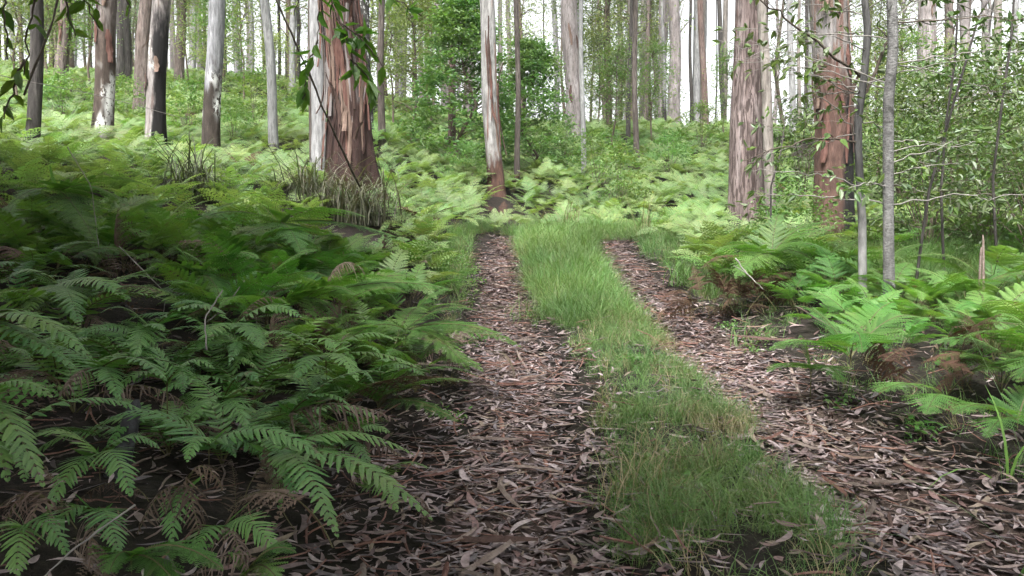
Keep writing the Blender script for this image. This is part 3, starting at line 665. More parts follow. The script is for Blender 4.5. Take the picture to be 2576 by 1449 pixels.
hero_fern((60,1330,2.0), [(-60,1400,1.95,.08), (170,1400,1.9,.1), (40,1460,1.85,.08)], 'sword', .10, 'dark low sword fern in the bottom left corner', seed=41)
hero_fern((240,1290,2.25), [(120,1370,2.1,.1), (300,1400,2.05,.1), (230,1430,2.0,.06,1)], 'sword', .105, 'small sword fern above the thin twig at the lower left', seed=42)
hero_fern((560,1330,2.35), [(700,1395,2.2,.1), (480,1420,2.15,.08), (620,1440,2.1,.08,1)], 'sword', .105, 'small sword fern below the large drooping one near the bottom edge', seed=43)
hero_fern((860,1120,3.3), [(980,1090,3.2,.1), (930,1180,3.05,.1), (780,1080,3.2,.1), (1010,1150,3.1,.08,1)], 'sword', .11, 'sword fern tucked behind the large drooping one at the rut side', seed=44)
hero_fern((420,960,3.35), [(290,990,3.1,.12), (540,930,3.3,.12), (380,880,3.4,.1)], 'sword', .12, 'dim sword fern left of the widely spread one', seed=45)
hero_fern((1020,830,5.0), [(1312,872,4.7,.16), (1180,930,4.6,.14), (860,870,4.7,.15), (1200,780,5.0,.14)], 'lacy', .24, 'lacy fern pushing a frond out over the left rut', seed=12, n=16)
hero_fern((950,1010,4.1), [(1190,960,3.9,.12), (1150,1060,3.8,.1), (1060,930,4.0,.14), (830,960,3.9,.1)], 'lacy', .20, 'deep green lacy fern low at the edge of the left rut', seed=13, n=16)
hero_fern((760,760,5.6), [(1010,705,5.4,.2), (890,740,5.1,.16), (600,800,5.1,.15), (1140,730,5.4,.18)], 'lacy', .28, 'wide lacy fern with fronds stepping down towards the rut at mid height', seed=14, n=18)
hero_fern((700,560,7.4), [(920,545,6.8,.2), (480,560,6.7,.2), (760,640,6.3,.15), (1010,600,6.8,.15)], 'lacy', .36, 'brightest broad lacy fern in front of the massive gum', seed=15, n=18)
hero_fern((150,480,7.0), [(330,520,6.4,.2), (20,520,6.4,.15), (240,610,6.0,.1), (380,470,7.0,.2)], 'lacy', .34, 'broad lacy fern glowing at the upper left of the bank', seed=16, n=18)
hero_fern((2140,900,4.7), [(2170,885,4.0,.24), (1935,880,4.5,.16), (2320,800,4.8,.2), (2000,770,4.9,.18), (2250,760,5.2,.16)], 'lacy', .26, 'spreading lacy fern below the two grey saplings at the right verge', seed=17, n=18)
hero_fern((2640,900,4.1), [(2420,850,4.0,.17), (2560,960,3.7,.1), (2500,790,4.3,.15)], 'lacy', .25, 'pale lacy fern reaching in from the right edge of the frame', seed=18, n=18)
hero_fern((2380,1000,4.3), [(2210,985,4.0,.12), (2330,1040,3.7,.1), (2520,930,4.1,.15), (2440,880,4.5,.15)], 'lacy', .22, 'lacy fern over the dark hollow at the near right verge', seed=21, n=17)
hero_fern((2560,1060,3.7), [(2400,1040,3.5,.12), (2600,980,3.8,.1), (2480,1100,3.3,.1)], 'lacy', .2, 'low lacy fern at the right edge beside the sedge', seed=22, n=16)
hero_fern((2040,930,4.9), [(1930,935,4.7,.1), (2010,850,4.9,.15), (2120,960,4.5,.12)], 'lacy', .2, 'small lacy fern touching the right rut', seed=23, n=16)
hero_fern((1940,640,7.9), [(1790,640,7.5,.2), (2090,640,7.6,.22), (1850,700,7.2,.15), (1960,540,8.2,.2), (2080,560,8.0,.2)], 'lacy', .34, 'tall mixed fern clump between the track and the thick peeling trunk', seed=19, n=18)

def tuft(seed, nb, L, W, spread, lean, mat, droop=1.0):
    rs = np.random.default_rng(seed); mb = MB()
    for i in range(nb):
        a = rs.random()*6.28; l = L*(.5+.8*rs.random()); b = np.r_[rs.normal(size=2)*spread, -.01]
        D = np.array([math.cos(a), math.sin(a), 0]); e0 = 88-abs(rs.normal())*30*lean
        p = arc(l, e0, e0-(60+70*rs.random())*droop, 1.3, 6); p = b + p[:, :1]*D + p[:, 2:]*UP; S = np.array([-D[1], D[0], 0])
        w = W*np.array([.8, 1, .9, .7, .45, 0.05])[:, None]
        V = np.concatenate([p+S*w, p-S*w]); F = [(k, k+1, k+7, k+6) for k in range(5)]; mb.add(V, F, rs.random()*.4)
    return mb.build('grass_tuft', mat)
def tussock(px, py, d, nb, L, W, lean, mat, label, cat='grass clump', droop=1.0, spread=.04, seed=0, lift=0.0):
    b = at(px, py, d); me = tuft(seed+300, nb, L, W, spread, lean, mat, droop)
    return tag(put('grass_clump', me, None, (b[0], b[1], g1(b[0], b[1])+lift)), label, cat)
for q, (px, py, d, lb) in enumerate(((770, 470, 11.3, 'grey drooping strap-leaved clump left of the foot of the massive gum'), (870, 500, 11.0, 'grey drooping strap-leaved clump before the foot of the massive gum'), (930, 500, 11.2, 'grey drooping strap-leaved clump right of the foot of the massive gum'), (480, 440, 10.6, 'dark drooping strap-leaved clump below the white-flaked trunk'))):
    tussock(px, py, d, 150, 1.25, .008, .55, M['strap'], lb, 'grass clump', 1.75, .16, 20+q, .0); TREE_XY.append((at(px, py, d)[0], d, .2))

# field of ferns
def field():
    pts = []
    y = 2.4
    while y < 50:
        st = .28 + .0062*y; hw = y*.98 + 2.5; x = -hw
        while x < hw: pts.append((x + rng.uniform(-.5, .5)*st, y + rng.uniform(-.5, .5)*st)); x += st
        y += st
    P = np.array(pts); u = P[:, 0] - cx(P[:, 1])
    lim = np.interp(P[:, 1], [2, 3.6, 5, 6.5, 11.5, 13, 14.5], [1.75, 1.4, 1.3, 1.62, 1.6, 1.1, .25]); rim = np.interp(P[:, 1], [2, 5, 11, 13, 14.5], [1.9, 1.6, 1.5, 1.2, .5])
    keep = (u < -lim - .25*rng.random(len(P))) | (u > rim + .4*rng.random(len(P)))
    open_r = (P[:, 1] > 5.5) & (P[:, 1] < 10) & (P[:, 0] > 3.6)          # grassy opening behind the saplings
    keep &= ~(open_r & (rng.random(len(P)) < .85))
    near_r = (u > 0) & (P[:, 1] < 9); keep &= ~(near_r & (rng.random(len(P)) < .2))
    near_l = (u < 0) & (P[:, 1] < 6.4); keep &= ~(near_l & (rng.random(len(P)) < np.where((P[:, 1] > 4.7) & (P[:, 0] < -1.3), .45, np.where(P[:, 1] < 4.0, .5, .22))))
    keep &= ~((P[:, 1] < 3.2) & (np.abs(P[:, 0]) < 1.5))
    gaps = fbm(np.c_[P*.35, P[:, :1]*0], 33, 2); keep &= ~((P[:, 1] > 8) & (gaps < -.2) & (rng.random(len(P)) < .8))
    P = P[keep]; z = gz(P[:, 0], P[:, 1]); P = np.c_[P, z]
    for tx, ty, r in TREE_XY:
        if ty < 19 and r > .12: P = P[~((P[:, 1] < ty) & (P[:, 1] > ty-2.4) & (np.abs(P[:, 0]/P[:, 1]*ty-tx) < r*1.5+.1) & (rng.random(len(P)) < .8))]
        P = P[np.hypot(P[:, 0]-tx, P[:, 1]-ty) > r*1.25+.05]
    return P[in_view(P + np.array([0, 0, .4]), 900, 420)]
FP = field()
fx, fy, ff = project(FP + np.array([0, 0, .4]))
size = np.where((fx > -60) & (fx < 2640) & (fy < 1500), 1/ff, 0); order = np.argsort(-size)
near_i, far_i = order[:281], order[281:]
def landmark(px):
    for lim, nm in ((40, 'at the left edge'), (165, 'in line with the slender dark trunk'), (320, 'in line with the white-blotched trunk'), (460, 'in line with the two-toned peeling trunk'), (620, 'in line with the white-flaked trunk'), (760, 'in line with the slim pale trunk'),
                    (970, 'in line with the massive gum'), (1180, 'in line with the big dark shrub'), (1330, 'in line with the white gum'), (1560, 'in line with the stout pink-grey trunk'), (1800, 'in line with the bright ridge gap'), (1960, 'in line with the stringy-barked trunk'), (2140, 'in line with the thick charred trunk'), (2290, 'in line with the grey saplings')):
        if px < -120: return 'beyond the left edge of the frame'
        if px > 2700: return 'beyond the right edge of the frame'
        if px < lim: return nm
    return 'near the right edge'
def fern_label(x, y, kind):
    sp = {'sword': 'sword fern', 'lacy': 'lacy green fern', 'bracken': 'pale bracken fern'}[kind]
    u = x - float(cx(y)); px = float(project(np.array([[x, y, g1(x, y)+.4]]))[0][0])
    if u < 0: s_ = 'low on the dark bank' if y < 4.2 else 'halfway up the dark bank' if y < 6.5 else 'atop the left bank' if y < 9 else 'beyond the left bank'
    else: s_ = 'at the near right verge' if y < 6 else 'on the mid right verge' if y < 9 else 'beyond the right verge'
    return sp + ' ' + s_ + ', ' + landmark(px)
cnt_parts = 0
for i in near_i:
    x, y, z = FP[i]; left = x < cx(y); r_ = rng.random()
    if left: kind = 'sword' if y < 4.8 or (y < 6.2 and r_ < .6) else 'lacy' if y < 7.5 + 2*rng.random() else 'bracken'
    else: kind = 'lacy' if y < 9.5 else 'bracken'
    sc = (.72 if y < 4 else .82 if y < 6 else .7)*(.8+.4*rng.random()) * (.8 if not left and y < 7 else 1)
    lb = fern_label(x, y, kind)
    if y < 8.2: fern(x, y, kind, int(rng.integers(5, 8)), sc, lb, lb + 's', dead=int(rng.random() < .45)*(2 if y < 5 else 1))
    else:
        pm = (PLg if kind == 'lacy' else PL); o = put('fern', pm[rng.integers(len(pm))], None, (x, y, z-.02), (rng.normal()*.08, rng.normal()*.08, rng.random()*6.28), (.6 if left else .72)+.32*rng.random()); tag(o, lb, 'fern', lb + 's')
Q = FP[far_i]; nq = len(Q)
green = fbm(Q*np.array([.22, .22, 0]), 71, 2) + (Q[:, 1] < 11)*.15 + rng.normal(size=nq)*.08
idx = np.where(green > .2, 6 + rng.integers(0, 4, nq), rng.integers(0, 6, nq)); idx = np.where(rng.random(nq) < .006, 10, idx)
from mathutils import Matrix
def tilted(tx, ty, sp): return np.array([(Matrix.Rotation(a, 3, 'X') @ Matrix.Rotation(b, 3, 'Y') @ Matrix.Rotation(c, 3, 'Z')).to_euler('XYZ')[:] for a, b, c in zip(tx, ty, sp)])
scatter('bracken_cover', Q - np.array([0, 0, .03]), tilted(rng.normal(size=nq)*.12 + .26, rng.normal(size=nq)*.12, rng.random(nq)*6.28), (.5+.38*rng.random(nq))*(1+.002*Q[:, 1]), idx, PL + PLg + PLd, 'pale green sea of bracken ferns covering the rising slope', 'ferns')

# rust-brown dead bracken heaps and hanging dead skirts
def dead_heap(px, py, d, n, spread, scl, label, kind='rust'):
    b = at(px, py, d); e = empty('dead_fern_heap', (b[0], b[1], g1(b[0], b[1])), label, 'dead fern')
    for i in range(n):
        a = rng.random()*6.28; q = rng.normal(size=2)*spread
        put('dead_frond', FR[kind][rng.integers(len(FR[kind]))], e, (q[0], q[1]*.6, abs(rng.normal())*.08), (rng.normal()*.5, rng.normal()*.5+.2, a), scl*(.6+.6*rng.random()))
dead_heap(1840, 745, 7.6, 34, .30, .62, 'heap of rust-brown dead bracken at the edge of the right rut')
dead_heap(1690, 752, 8.0, 6, .15, .3, 'small fallen red-brown frond pieces on the right rut before the dead heap')
dead_heap(2380, 1000, 4.4, 12, .2, .5, 'brown dead fronds hanging under the right verge ferns')
dead_heap(60, 470, 7.6, 22, .5, .8, 'tangle of brown dead bracken at the left edge above the bank')
dead_heap(430, 640, 6.3, 18, .7, .8, 'mesh of dead brown stalks in the black gap of the left bank', 'dead')
dead_heap(330, 1330, 2.5, 16, .35, .5, 'withered fronds strewn over the dark soil at the lower left', 'dead')
dead_heap(760, 1290, 2.9, 9, .25, .4, 'dead frond scraps under the large drooping sword fern', 'dead')
dead_heap(820, 830, 5.2, 14, .5, .6, 'brown dead fronds in the shade under the wide lacy fern', 'dead')
dead_heap(980, 540, 8.2, 5, .2, .7, 'few withered brown fronds at the end of the left bank', 'dead')
# ------------------------------------------------------------------ grass
GT = [tuft(200+s, 30, .21, .0015, .04, 1.25, M['grass'], 1.25) for s in range(5)] + [tuft(210+s, 24, .24, .0014, .035, 1.2, M['drygrass'], 1.3) for s in range(2)] + [tuft(220+s, 26, .3, .002, .03, .8, M['grass'], .9) for s in range(3)]
def grass_pts(n, xlo, xhi, ylo, yhi, f):
    y = rng.uniform(ylo, yhi, n); x = rng.uniform(xlo, xhi, n); k = f(x, y); return np.c_[x[k], y[k]]
u_ = lambda x, y: x - cx(y)
gp = []
def strip(x, y):
    n_ = fbm(np.c_[x*1.3, y*1.3, y*0], 44, 3); u = np.abs(u_(x, y)); w = np.interp(y, [2, 4, 7, 11], [.30, .33, .42, .52]) + n_*.6
    thin = np.where(y > 7.2, 1, .55 + n_*3.0)
    return (u < w) & (rng.random(len(x)) < thin)
gp.append(grass_pts(22000, -.6, 3.5, 1.9, 14, strip))
def verge(x, y):
    u = u_(x, y); n_ = fbm(np.c_[x*1.1, y*1.1, y*0], 47, 3)
    return (((u > 1.25+n_*.6) & (u < 2.2)) | ((u < -1.22+n_*.4) & (u > -1.6) & (y > 5))) & (rng.random(len(x)) < np.where(y > 8.5, .9, .2))
gp.append(grass_pts(9000, -1.8, 6, 3.2, 13.5, verge))
gp.append(grass_pts(2200, -.8, 4.5, 12.6, 15, lambda x, y: (np.abs(u_(x, y)) < 1.1)))
gp.append(grass_pts(5200, 3.3, 9, 5.2, 11, lambda x, y: x > 0))
GPt = np.concatenate(gp); GPt = np.c_[GPt, gz(GPt[:, 0], GPt[:, 1])]; GPt = GPt[in_view(GPt, 300, 150)]; ng_ = len(GPt)
r_ = rng.random(ng_); dry = fbm(GPt*np.array([1.5, 1.5, 0]), 81, 2)
gi_ = np.where((r_ < .18) | (dry > .15), 5+rng.integers(0, 2, ng_), rng.integers(0, 5, ng_)); gi_ = np.where((GPt[:, 1] > 7.4) & (rng.random(ng_) < .45), 7+rng.integers(0, 3, ng_), gi_)
gi_ = np.where((GPt[:, 0] > 3.4) & (rng.random(ng_) < .8), 7+rng.integers(0, 3, ng_), gi_)
scatter('grass', GPt, np.c_[rng.normal(size=ng_)*.22, rng.normal(size=ng_)*.22, rng.random(ng_)*6.28], (.55+.65*rng.random(ng_))*np.interp(GPt[:, 1], [2, 6.5, 9], [.82, .85, 1.1]), gi_, GT, 'fine green grass on the strip between the ruts and along the verges', 'grass')

# tussocks and strappy sedges (individuals)
tussock(2560, 1135, 3.3, 9, .55, .007, .9, M['sedge'], 'strappy yellow-green sedge at the right edge over the near litter', 'sedge', .7, .05, 1)
tussock(2650, 1330, 2.6, 8, .8, .008, 2.2, M['sedge'], 'sedge with long blades leaning in from the bottom right corner', 'sedge', .3, .05, 2)
tussock(1420, 560, 14.2, 70, .8, .006, .8, M['drygrass'], 'tall pale grass clump where the track disappears', seed=3, spread=.16)
tussock(1500, 575, 13.6, 60, .6, .005, .9, M['grass'], 'rounded green grass clump right behind the end of the grass strip', seed=4, spread=.15)
tussock(1620, 585, 12.4, 30, .8, .004, .5, M['drygrass'], 'upright whitish dry grass stalks right of the end of the track', seed=5, spread=.08, droop=.5)
tussock(1720, 690, 9.4, 60, .55, .004, 1.1, M['grass'], 'drooping grass clump at the right verge above the rust-brown heap', seed=6, spread=.1)
tussock(1900, 820, 6.6, 60, .3, .003, 1.0, M['grass'], 'small bright grass tuft at the right verge before the saplings', seed=7, spread=.09)
tussock(1860, 600, 9.6, 40, .7, .005, .8, M['sedge'], 'dark upright grass clump among the ferns before the stringy-barked trunk', seed=8, spread=.07)
tussock(1350, 610, 11.6, 90, .42, .0028, 1.1, M['grass'], 'long combed grass at the far left side of the middle strip', seed=9, spread=.16)
tussock(1340, 775, 8.1, 110, .40, .0026, 1.3, M['grass'], 'grey-green grass clump hanging over the left rut from the middle strip', seed=10, spread=.14)
tussock(1600, 1330, 3.2, 120, .30, .0018, 1.4, M['drygrass'], 'bleached grass clump at the near left side of the middle strip', seed=11, spread=.10)

# ------------------------------------------------------------------ leaf litter on the ruts
def dead_leaf(seed):
    rs = np.random.default_rng(seed); L = .085+.05*rs.random(); L *= rs.choice([.4, .65, 1, 1, 1.3]); W = min(.0115, L*(.07+.085*rs.random())); n = 7; s = np.linspace(0, 1, n)
    w = W*np.sin(np.pi*np.clip(s*.97+.015, 0, 1))**.8; bend = rs.normal()*.35; curl = .0045*rs.normal()
    x = L*(s-.5); y = L*bend*.5*(s-.5)**2*2; z = .004 + np.abs(curl)*4*(s-.5)**2*rs.choice([1, 1, -1]) + .006*np.sin(s*4+seed)*rs.random()
    z -= z.min(); cup = .35*rs.normal(); V = np.concatenate([np.c_[x, y+w, z+cup*w], np.c_[x, y, z], np.c_[x, y-w, z+cup*w]])
    F = [(k, k+1, n+k+1, n+k) for k in range(n-1)] + [(n+k, n+k+1, 2*n+k+1, 2*n+k) for k in range(n-1)]
    return mesh('fallen_leaf', V, F, M['litter'], smooth=True)
DL = [dead_leaf(400+s) for s in range(12)]
def litter_bit(seed):
    rs = np.random.default_rng(seed); mb = MB(); L = .10+.14*rs.random(); r = .0018+.0028*rs.random()
    P = np.c_[np.linspace(-L/2, L/2, 5), rs.normal(size=5)*.006, .006+np.abs(rs.normal(size=5))*.003]; mb.tube(P, r*np.array([.8, 1, 1, .8, .5]), 4)
    return mb.build('twig_bit', M['stick'] if seed % 2 else M['redbark'])
DB = [litter_bit(430+s) for s in range(4)]
def litter_points(off, hw, n):
    y = 1.7 + 11.7*rng.random(n)**1.25; uu = rng.normal(size=n)*hw*np.interp(y, [2, 4, 7, 10.5, 13], [.76, .68, .5, .42, .28])
    x = cx(y) + off + uu; return np.c_[x, y, gz(x, y) + .018]
for rut, off, lb in ((rutL, -.82, 'deep layer of fallen gum leaves along the left rut'), (rutR, .82, 'deep layer of fallen gum leaves along the right rut')):
    P = litter_points(off, .46, 11500); P = P[in_view(P, 200, 120)]; P[:, 2] += .016*rng.random(len(P)); n = len(P)
    rot = np.c_[rng.normal(size=n)*.13, rng.normal(size=n)*.13, rng.random(n)*6.28]; sc = .62+.75*rng.random(n)**1.5
    o_ = np.argsort(P[:, 1]); vis = [i for i in o_ if in_view(P[i:i+1], 0, 0)[0]][:420]; vis = [vis[i] for i in rng.permutation(len(vis))[:150]]
    for i in vis: put('fallen_leaf', DL[rng.integers(12)], rut, P[i]+np.array([0, 0, .012]), rot[i], sc[i]*1.12)
    rest = np.setdiff1d(np.arange(n), vis)
    scatter('leaf_litter_' + ('left' if off < 0 else 'right'), P[rest], rot[rest], sc[rest], np.where(rng.random(len(rest)) < .07, rng.integers(12, 16, len(rest)), rng.integers(0, 12, len(rest))), DL + DB, lb, None, parent=rut)
n = 5200; x = rng.uniform(-3.5, 4, n); y = 1.6+9*rng.random(n)**1.2; u = np.abs(x-cx(y)); P = np.c_[x, y, gz(x, y)+.012+np.where(u < .42, .02+.05*rng.random(n), 0)]; k = (rng.random(n) < np.where(u < .5, .34, .75)) & in_view(P, 150, 120); P = P[k]; n = len(P)
P = np.concatenate([P, (lambda x_, y_: np.c_[x_, y_, gz(x_, y_)+.015])(rng.uniform(-2.6, -.3, 900), rng.uniform(1.7, 4.6, 900))]); n = len(P)
scatter('leaf_litter', P, np.c_[rng.normal(size=n)*.22, rng.normal(size=n)*.22, rng.random(n)*6.28], .6+.7*rng.random(n), np.where(rng.random(n) < .3, rng.integers(12, 16, n), rng.integers(0, 12, n)), DL + DB, 'scattered fallen leaves between the ruts and under the ferns', 'fallen leaves')

def bush(seed, h, r, ncl, per, L, W, mat, spread=.22, flat=.45, shape='round', nst=5, fine=True, hang=.1, base=.15):
    rs = np.random.default_rng(seed); wood, lv = MB(), MB(); C = []
    for i in range(ncl):
        t = base + (1-base)*rs.random()**.8; a = rs.random()*6.28
        if shape == 'cone': rad = r*(1.08-t)**.7*(.35+.65*rs.random()**.5)
        elif shape == 'wisp': rad = r*(.3+.7*rs.random())*(1-.5*t)
        else: rad = r*math.sin(math.pi*min(.98, t*.8+.18))**.6*(.3+.7*rs.random()**.5)
        C.append((rad*math.cos(a), rad*math.sin(a), h*t))
    C = np.array(C)
    if shape in ('cone', 'wisp'):
        px = np.c_[rs.normal(size=6)*r*.08, rs.normal(size=6)*r*.08, np.linspace(-.1, h*.98, 6)]; px[0, :2] = 0
        tz = np.linspace(-.1, h*.98, 16); tp = np.c_[np.interp(tz, px[:, 2], px[:, 0]), np.interp(tz, px[:, 2], px[:, 1]), tz]
        wood.tube(tp, np.linspace(.012*h, .003*h, 16)*(.8 if shape == 'wisp' else 1), 7)
        for c in C:
            z0 = max(.1, c[2]-.25*np.hypot(c[0], c[1])-.1); s_ = np.array([np.interp(z0, tz, tp[:, 0]), np.interp(z0, tz, tp[:, 1]), z0])
            wood.tube(bez(s_, (s_+c)/2+np.array([0, 0, .12]), c, 5), np.linspace(.0025*h, .002, 5), 3)
    else:
        st = [np.array([rs.normal()*.05, rs.normal()*.05, -.08]) for _ in range(nst)]
        for i, c in enumerate(C):
            if i % 3 == 0 or len(C) < 30: s_ = st[i % nst]; wood.tube(bez(s_, s_*.5+np.array([c[0]*.3, c[1]*.3, c[2]*.6]), c, 6), np.linspace(.006*h+.003, .002, 6), 4)
    foliage_clumps(lv, C, per, spread, L, W, flat, hang, rs, fine)
    return wood.build('stem', M['wood'], True), lv.build('foliage', mat)
def shrub(proto, x, y, label, group=None, scl=1.0, name='shrub', cat='shrub', parts=('stem', 'foliage')):
    e = empty(name, (x, y, g1(x, y)-.03), label, cat, group, rng.random()*6.28, scl)
    put(parts[0], proto[0], e); put(parts[1], proto[1], e); return e
# pressed bark pieces lying in the litter
def bark_piece(seed):
    rs = np.random.default_rng(seed); L = rs.uniform(.14, .42); w = rs.uniform(.007, .018); u = np.linspace(0, 1, 7); b = rs.normal()*.12
    x = L*(u-.5); y = L*b*(u-.5)**2*2 + .004*np.sin(u*7+seed); ww = w*(.5+.5*np.sin(np.pi*u)**.4)*(1+.2*np.sin(u*15+seed)); z = .006+.012*rs.random()*(2*u-1)**2
    V = np.concatenate([np.c_[x, y+ww, z], np.c_[x, y, z+ww*.7], np.c_[x, y-ww, z]]); F = [(k, k+1, 8+k, 7+k) for k in range(6)] + [(7+k, 8+k, 15+k, 14+k) for k in range(6)]
    return mesh('bark_piece', V, F, [M['barkstrips'][0], M['barkstrips'][4], M['barkstrips'][1], M['stick']][seed % 4])
BP = [bark_piece(700+q) for q in range(8)]
for rut, off in ((rutL, -.82), (rutR, .82)):
    for q in range(46):
        y = 2.2 + 9*rng.random()**1.4; x = float(cx(y)) + off + rng.normal()*.26
        put('bark_piece', BP[rng.integers(8)], rut, (x, y, g1(x, y)+.04), (rng.normal()*.08, rng.normal()*.08, rng.normal()*.9 + (1.57 if rng.random() < .5 else 0)), .7+.6*rng.random())
# low weeds along the edges of the strip
B_weed = [bush(580+q, .13, .10, 8, 6, .036, .016, M['shrub' if q else 'grass'], .03, .5, nst=3) for q in range(2)]
for q, (px, py, d) in enumerate(((1660, 1230, 3.5), (1760, 1290, 3.2), (1450, 900, 6.4), (1590, 960, 5.6), (1900, 830, 6.3), (1830, 790, 7.2), (1170, 760, 8.2), (1190, 850, 6.7), (2120, 990, 4.6), (2330, 1070, 3.9), (1130, 1050, 4.4), (1540, 760, 8.6))):
    x, y = at(px, py, d)[:2]; shrub(B_weed[q % 2], x, y, ('small yellow-green' if q % 2 == 0 else 'small dark green') + ' weed ' + ('in the middle grass strip' if abs(x-float(cx(y))) < .6 else 'at the left edge of the track' if x < 0.3 else 'at the right edge of the track') + (', nearest the camera', ', close to the bottom edge', ' at mid length', ' just before the mid length', ' below the bright grass tuft', ' near the rust-brown heap', ' near the far end', ' before the far end', ' above the bent stick', ' near the sedge', ' below the overhanging lacy frond', ' at the far end')[q], None, 1.0, 'weed', 'weed')
# ------------------------------------------------------------------ sticks and bark lying about
def stick(name, pts, r0, r1, mat, label, cat='stick', lift=.02, side=None, seg=6):
    """pts: (px, py, d) on the ground; d None = found on the ground"""
    Pw = []
    for q in pts:
        d = q[2] if len(q) > 2 else None
        if d is None:
            lo, hi = 1.5, 14.
            for _ in range(40):
                md = (lo+hi)/2; p = at(q[0], q[1], md)
                if p[2] > g1(p[0], p[1]): lo = md
                else: hi = md
            p = at(q[0], q[1], lo)
        else: p = at(*q)
        p[2] = max(p[2], g1(p[0], p[1])+lift) if len(q) > 2 else g1(p[0], p[1])+lift
        Pw.append(p)
    Pw = np.array(Pw); o = Pw[0].copy(); Pw -= o
    t = np.linspace(0, len(Pw)-1, 14); c = np.c_[[np.interp(t, np.arange(len(Pw)), Pw[:, a]) for a in range(3)]].T
    c[1:-1] += rng.normal(size=(12, 3))*r0*.35
    mb = MB(); mb.tube(c, np.linspace(r0, r1, 14)*(1+.15*rng.normal(size=14)), seg)
    if side is not None: mb.tube(np.linspace(c[side[0]], c[side[0]] + np.array(side[1]), 5), np.linspace(r0*.6, r1*.6, 5), 5)
    ob = put(name, mb.build(name, mat, True), None, o); return tag(ob, label, cat)
S = 'fallen_stick'
stick(S, [(1975,905), (2008,985), (2042,1085), (2040,1130)], .013, .012, M['stick'], 'bent grey stick lying along the right rut below the verge ferns')
stick(S, [(1650,850), (1760,895), (1905,925)], .009, .006, M['twig'], 'long thin dark stick slanting across the right rut')
stick(S, [(2068,1120), (2125,1195)], .010, .009, M['redbark'], 'short reddish stick near the end of the bent grey one')
stick(S, [(1320,1072), (1370,1050), (1402,1024)], .010, .012, M['twig'], 'short black stick at the right edge of the left rut')
stick('bark_strip', [(1258,1062), (1275,1130), (1300,1170), (1335,1215)], .016, .006, M['redbark'], 'long red bark strip lying along the left rut', 'bark')
stick('bark_strip', [(1370,1170), (1412,1255)], .012, .007, M['redbark'], 'short red bark strip at the right side of the left rut', 'bark')
stick(S, [(1300,890), (1330,950), (1360,975)], .012, .010, M['stick'], 'stubby brown stick in the left rut beside the lacy frond')
stick(S, [(1225,770), (1290,776)], .010, .006, M['twig'], 'dark twig lying across the left rut')
stick(S, [(2060,1215), (2130,1245), (2200,1300), (2230,1325)], .011, .009, M['stick'], 'crooked pale brown stick in the near right rut')
stick(S, [(1560,1010), (1640,1035), (1790,1000)], .004, .003, M['drytwig'], 'thin dry straw across the middle strip')
stick(S, [(1220,1345), (1300,1385), (1420,1420)], .009, .006, M['stick'], 'brown stick in the near left rut close to the bottom edge')
stick(S, [(2010,1060), (2200,1180), (2380,1240)], .006, .004, M['twig'], 'thin dark twig across the near right rut')
stick('dead_branch', [(1850,650,7.2), (1880,690,7.1), (1920,728,7.0)], .008, .004, M['greytwig'], 'forked bleached branch above the rust-brown heap', 'branch', side=(6, (-.11, .02, .07)))
stick(S, [(340,1270,2.05), (180,1385,1.9), (100,1460,1.85)], .0028, .002, M['greytwig'], 'long thin twig slanting to the bottom left corner')
stick(S, [(2000,770,5.4), (2080,815,5.2), (2140,858,5.0)], .006, .005, M['twig'], 'dark bare stem slanting through the right verge fern')
stick('leaning_stem', [(690,-10,8.0), (750,120,8.2), (820,290,8.6), (905,470,9.3)], .008, .014, M['twig'], 'thin dark stem leaning across the massive gum from the upper left', 'stem')
stick('leaning_stem', [(60,240,8.5), (130,60,8.5), (160,-60,8.5)], .012, .010, M['twig'], 'dark leaning stem beside the slender dark trunk at the left', 'stem')
for q, (a, b, c, lb) in enumerate((((0,190,9), (250,240,9.2), (470,300,9.4), 'fine bare vine strung across the left slope'), ((170,370,6.5), (230,470,6.4), (250,640,6.2), 'thin bare twig rising out of the left bank'), ((520,880,3.6), (515,800,3.7), (560,730,3.8), 'thin upright twig in the dark gap of the bank'), ((620,700,5.2), (560,780,5.1), (480,840,5.0), 'grey twig lying across the dark gap'), ((300,620,6), (420,740,5.6), (400,860,5.2), 'crooked twig in the dark of the upper left bank'), ((700,690,5.6), (640,760,5.5), (650,850,5.3), 'bare forked twig under the wide lacy fern'))):
    stick('bare_twig', [a, b, c], .004, .003, M['greytwig'], lb, 'twig', 0)

def stake(px, py, d, h, label):
    b = at(px, py, d); z = g1(b[0], b[1]); e = empty('broken_stem', (b[0], b[1], z), label, 'stem')
    for s in (-1, 1):
        mb = MB(); mb.tube([(s*.012, 0, -.05), (s*.016, 0, h*.4), (s*.008, .01, h*(.86+.07*s)), (s*.004, .01, h*(.93+.07*s))], [.012, .011, .009, .004], 6); put('splinter', mb.build('splinter', M['stick'], True), e)
stake(2465, 838, 6.3, .68, 'split brown dead stem standing alone in the grass at the right')
# charred stub on the left bank
b = at(282, 1010, 2.95); z = g1(b[0], b[1]); zs = np.linspace(0, .30, 12)
tag(put('tree_stump', trunk_mesh('tree_stump', np.c_[zs*.25, zs*.1, zs], np.interp(zs, [0, .2, .27, .30], [.042, .032, .022, .006]), M['stumpbark'], 16, .014, 3, .6, 91), None, (b[0], b[1], z-.02)), 'small grey-footed charred stump in the dark of the left bank', 'stump')

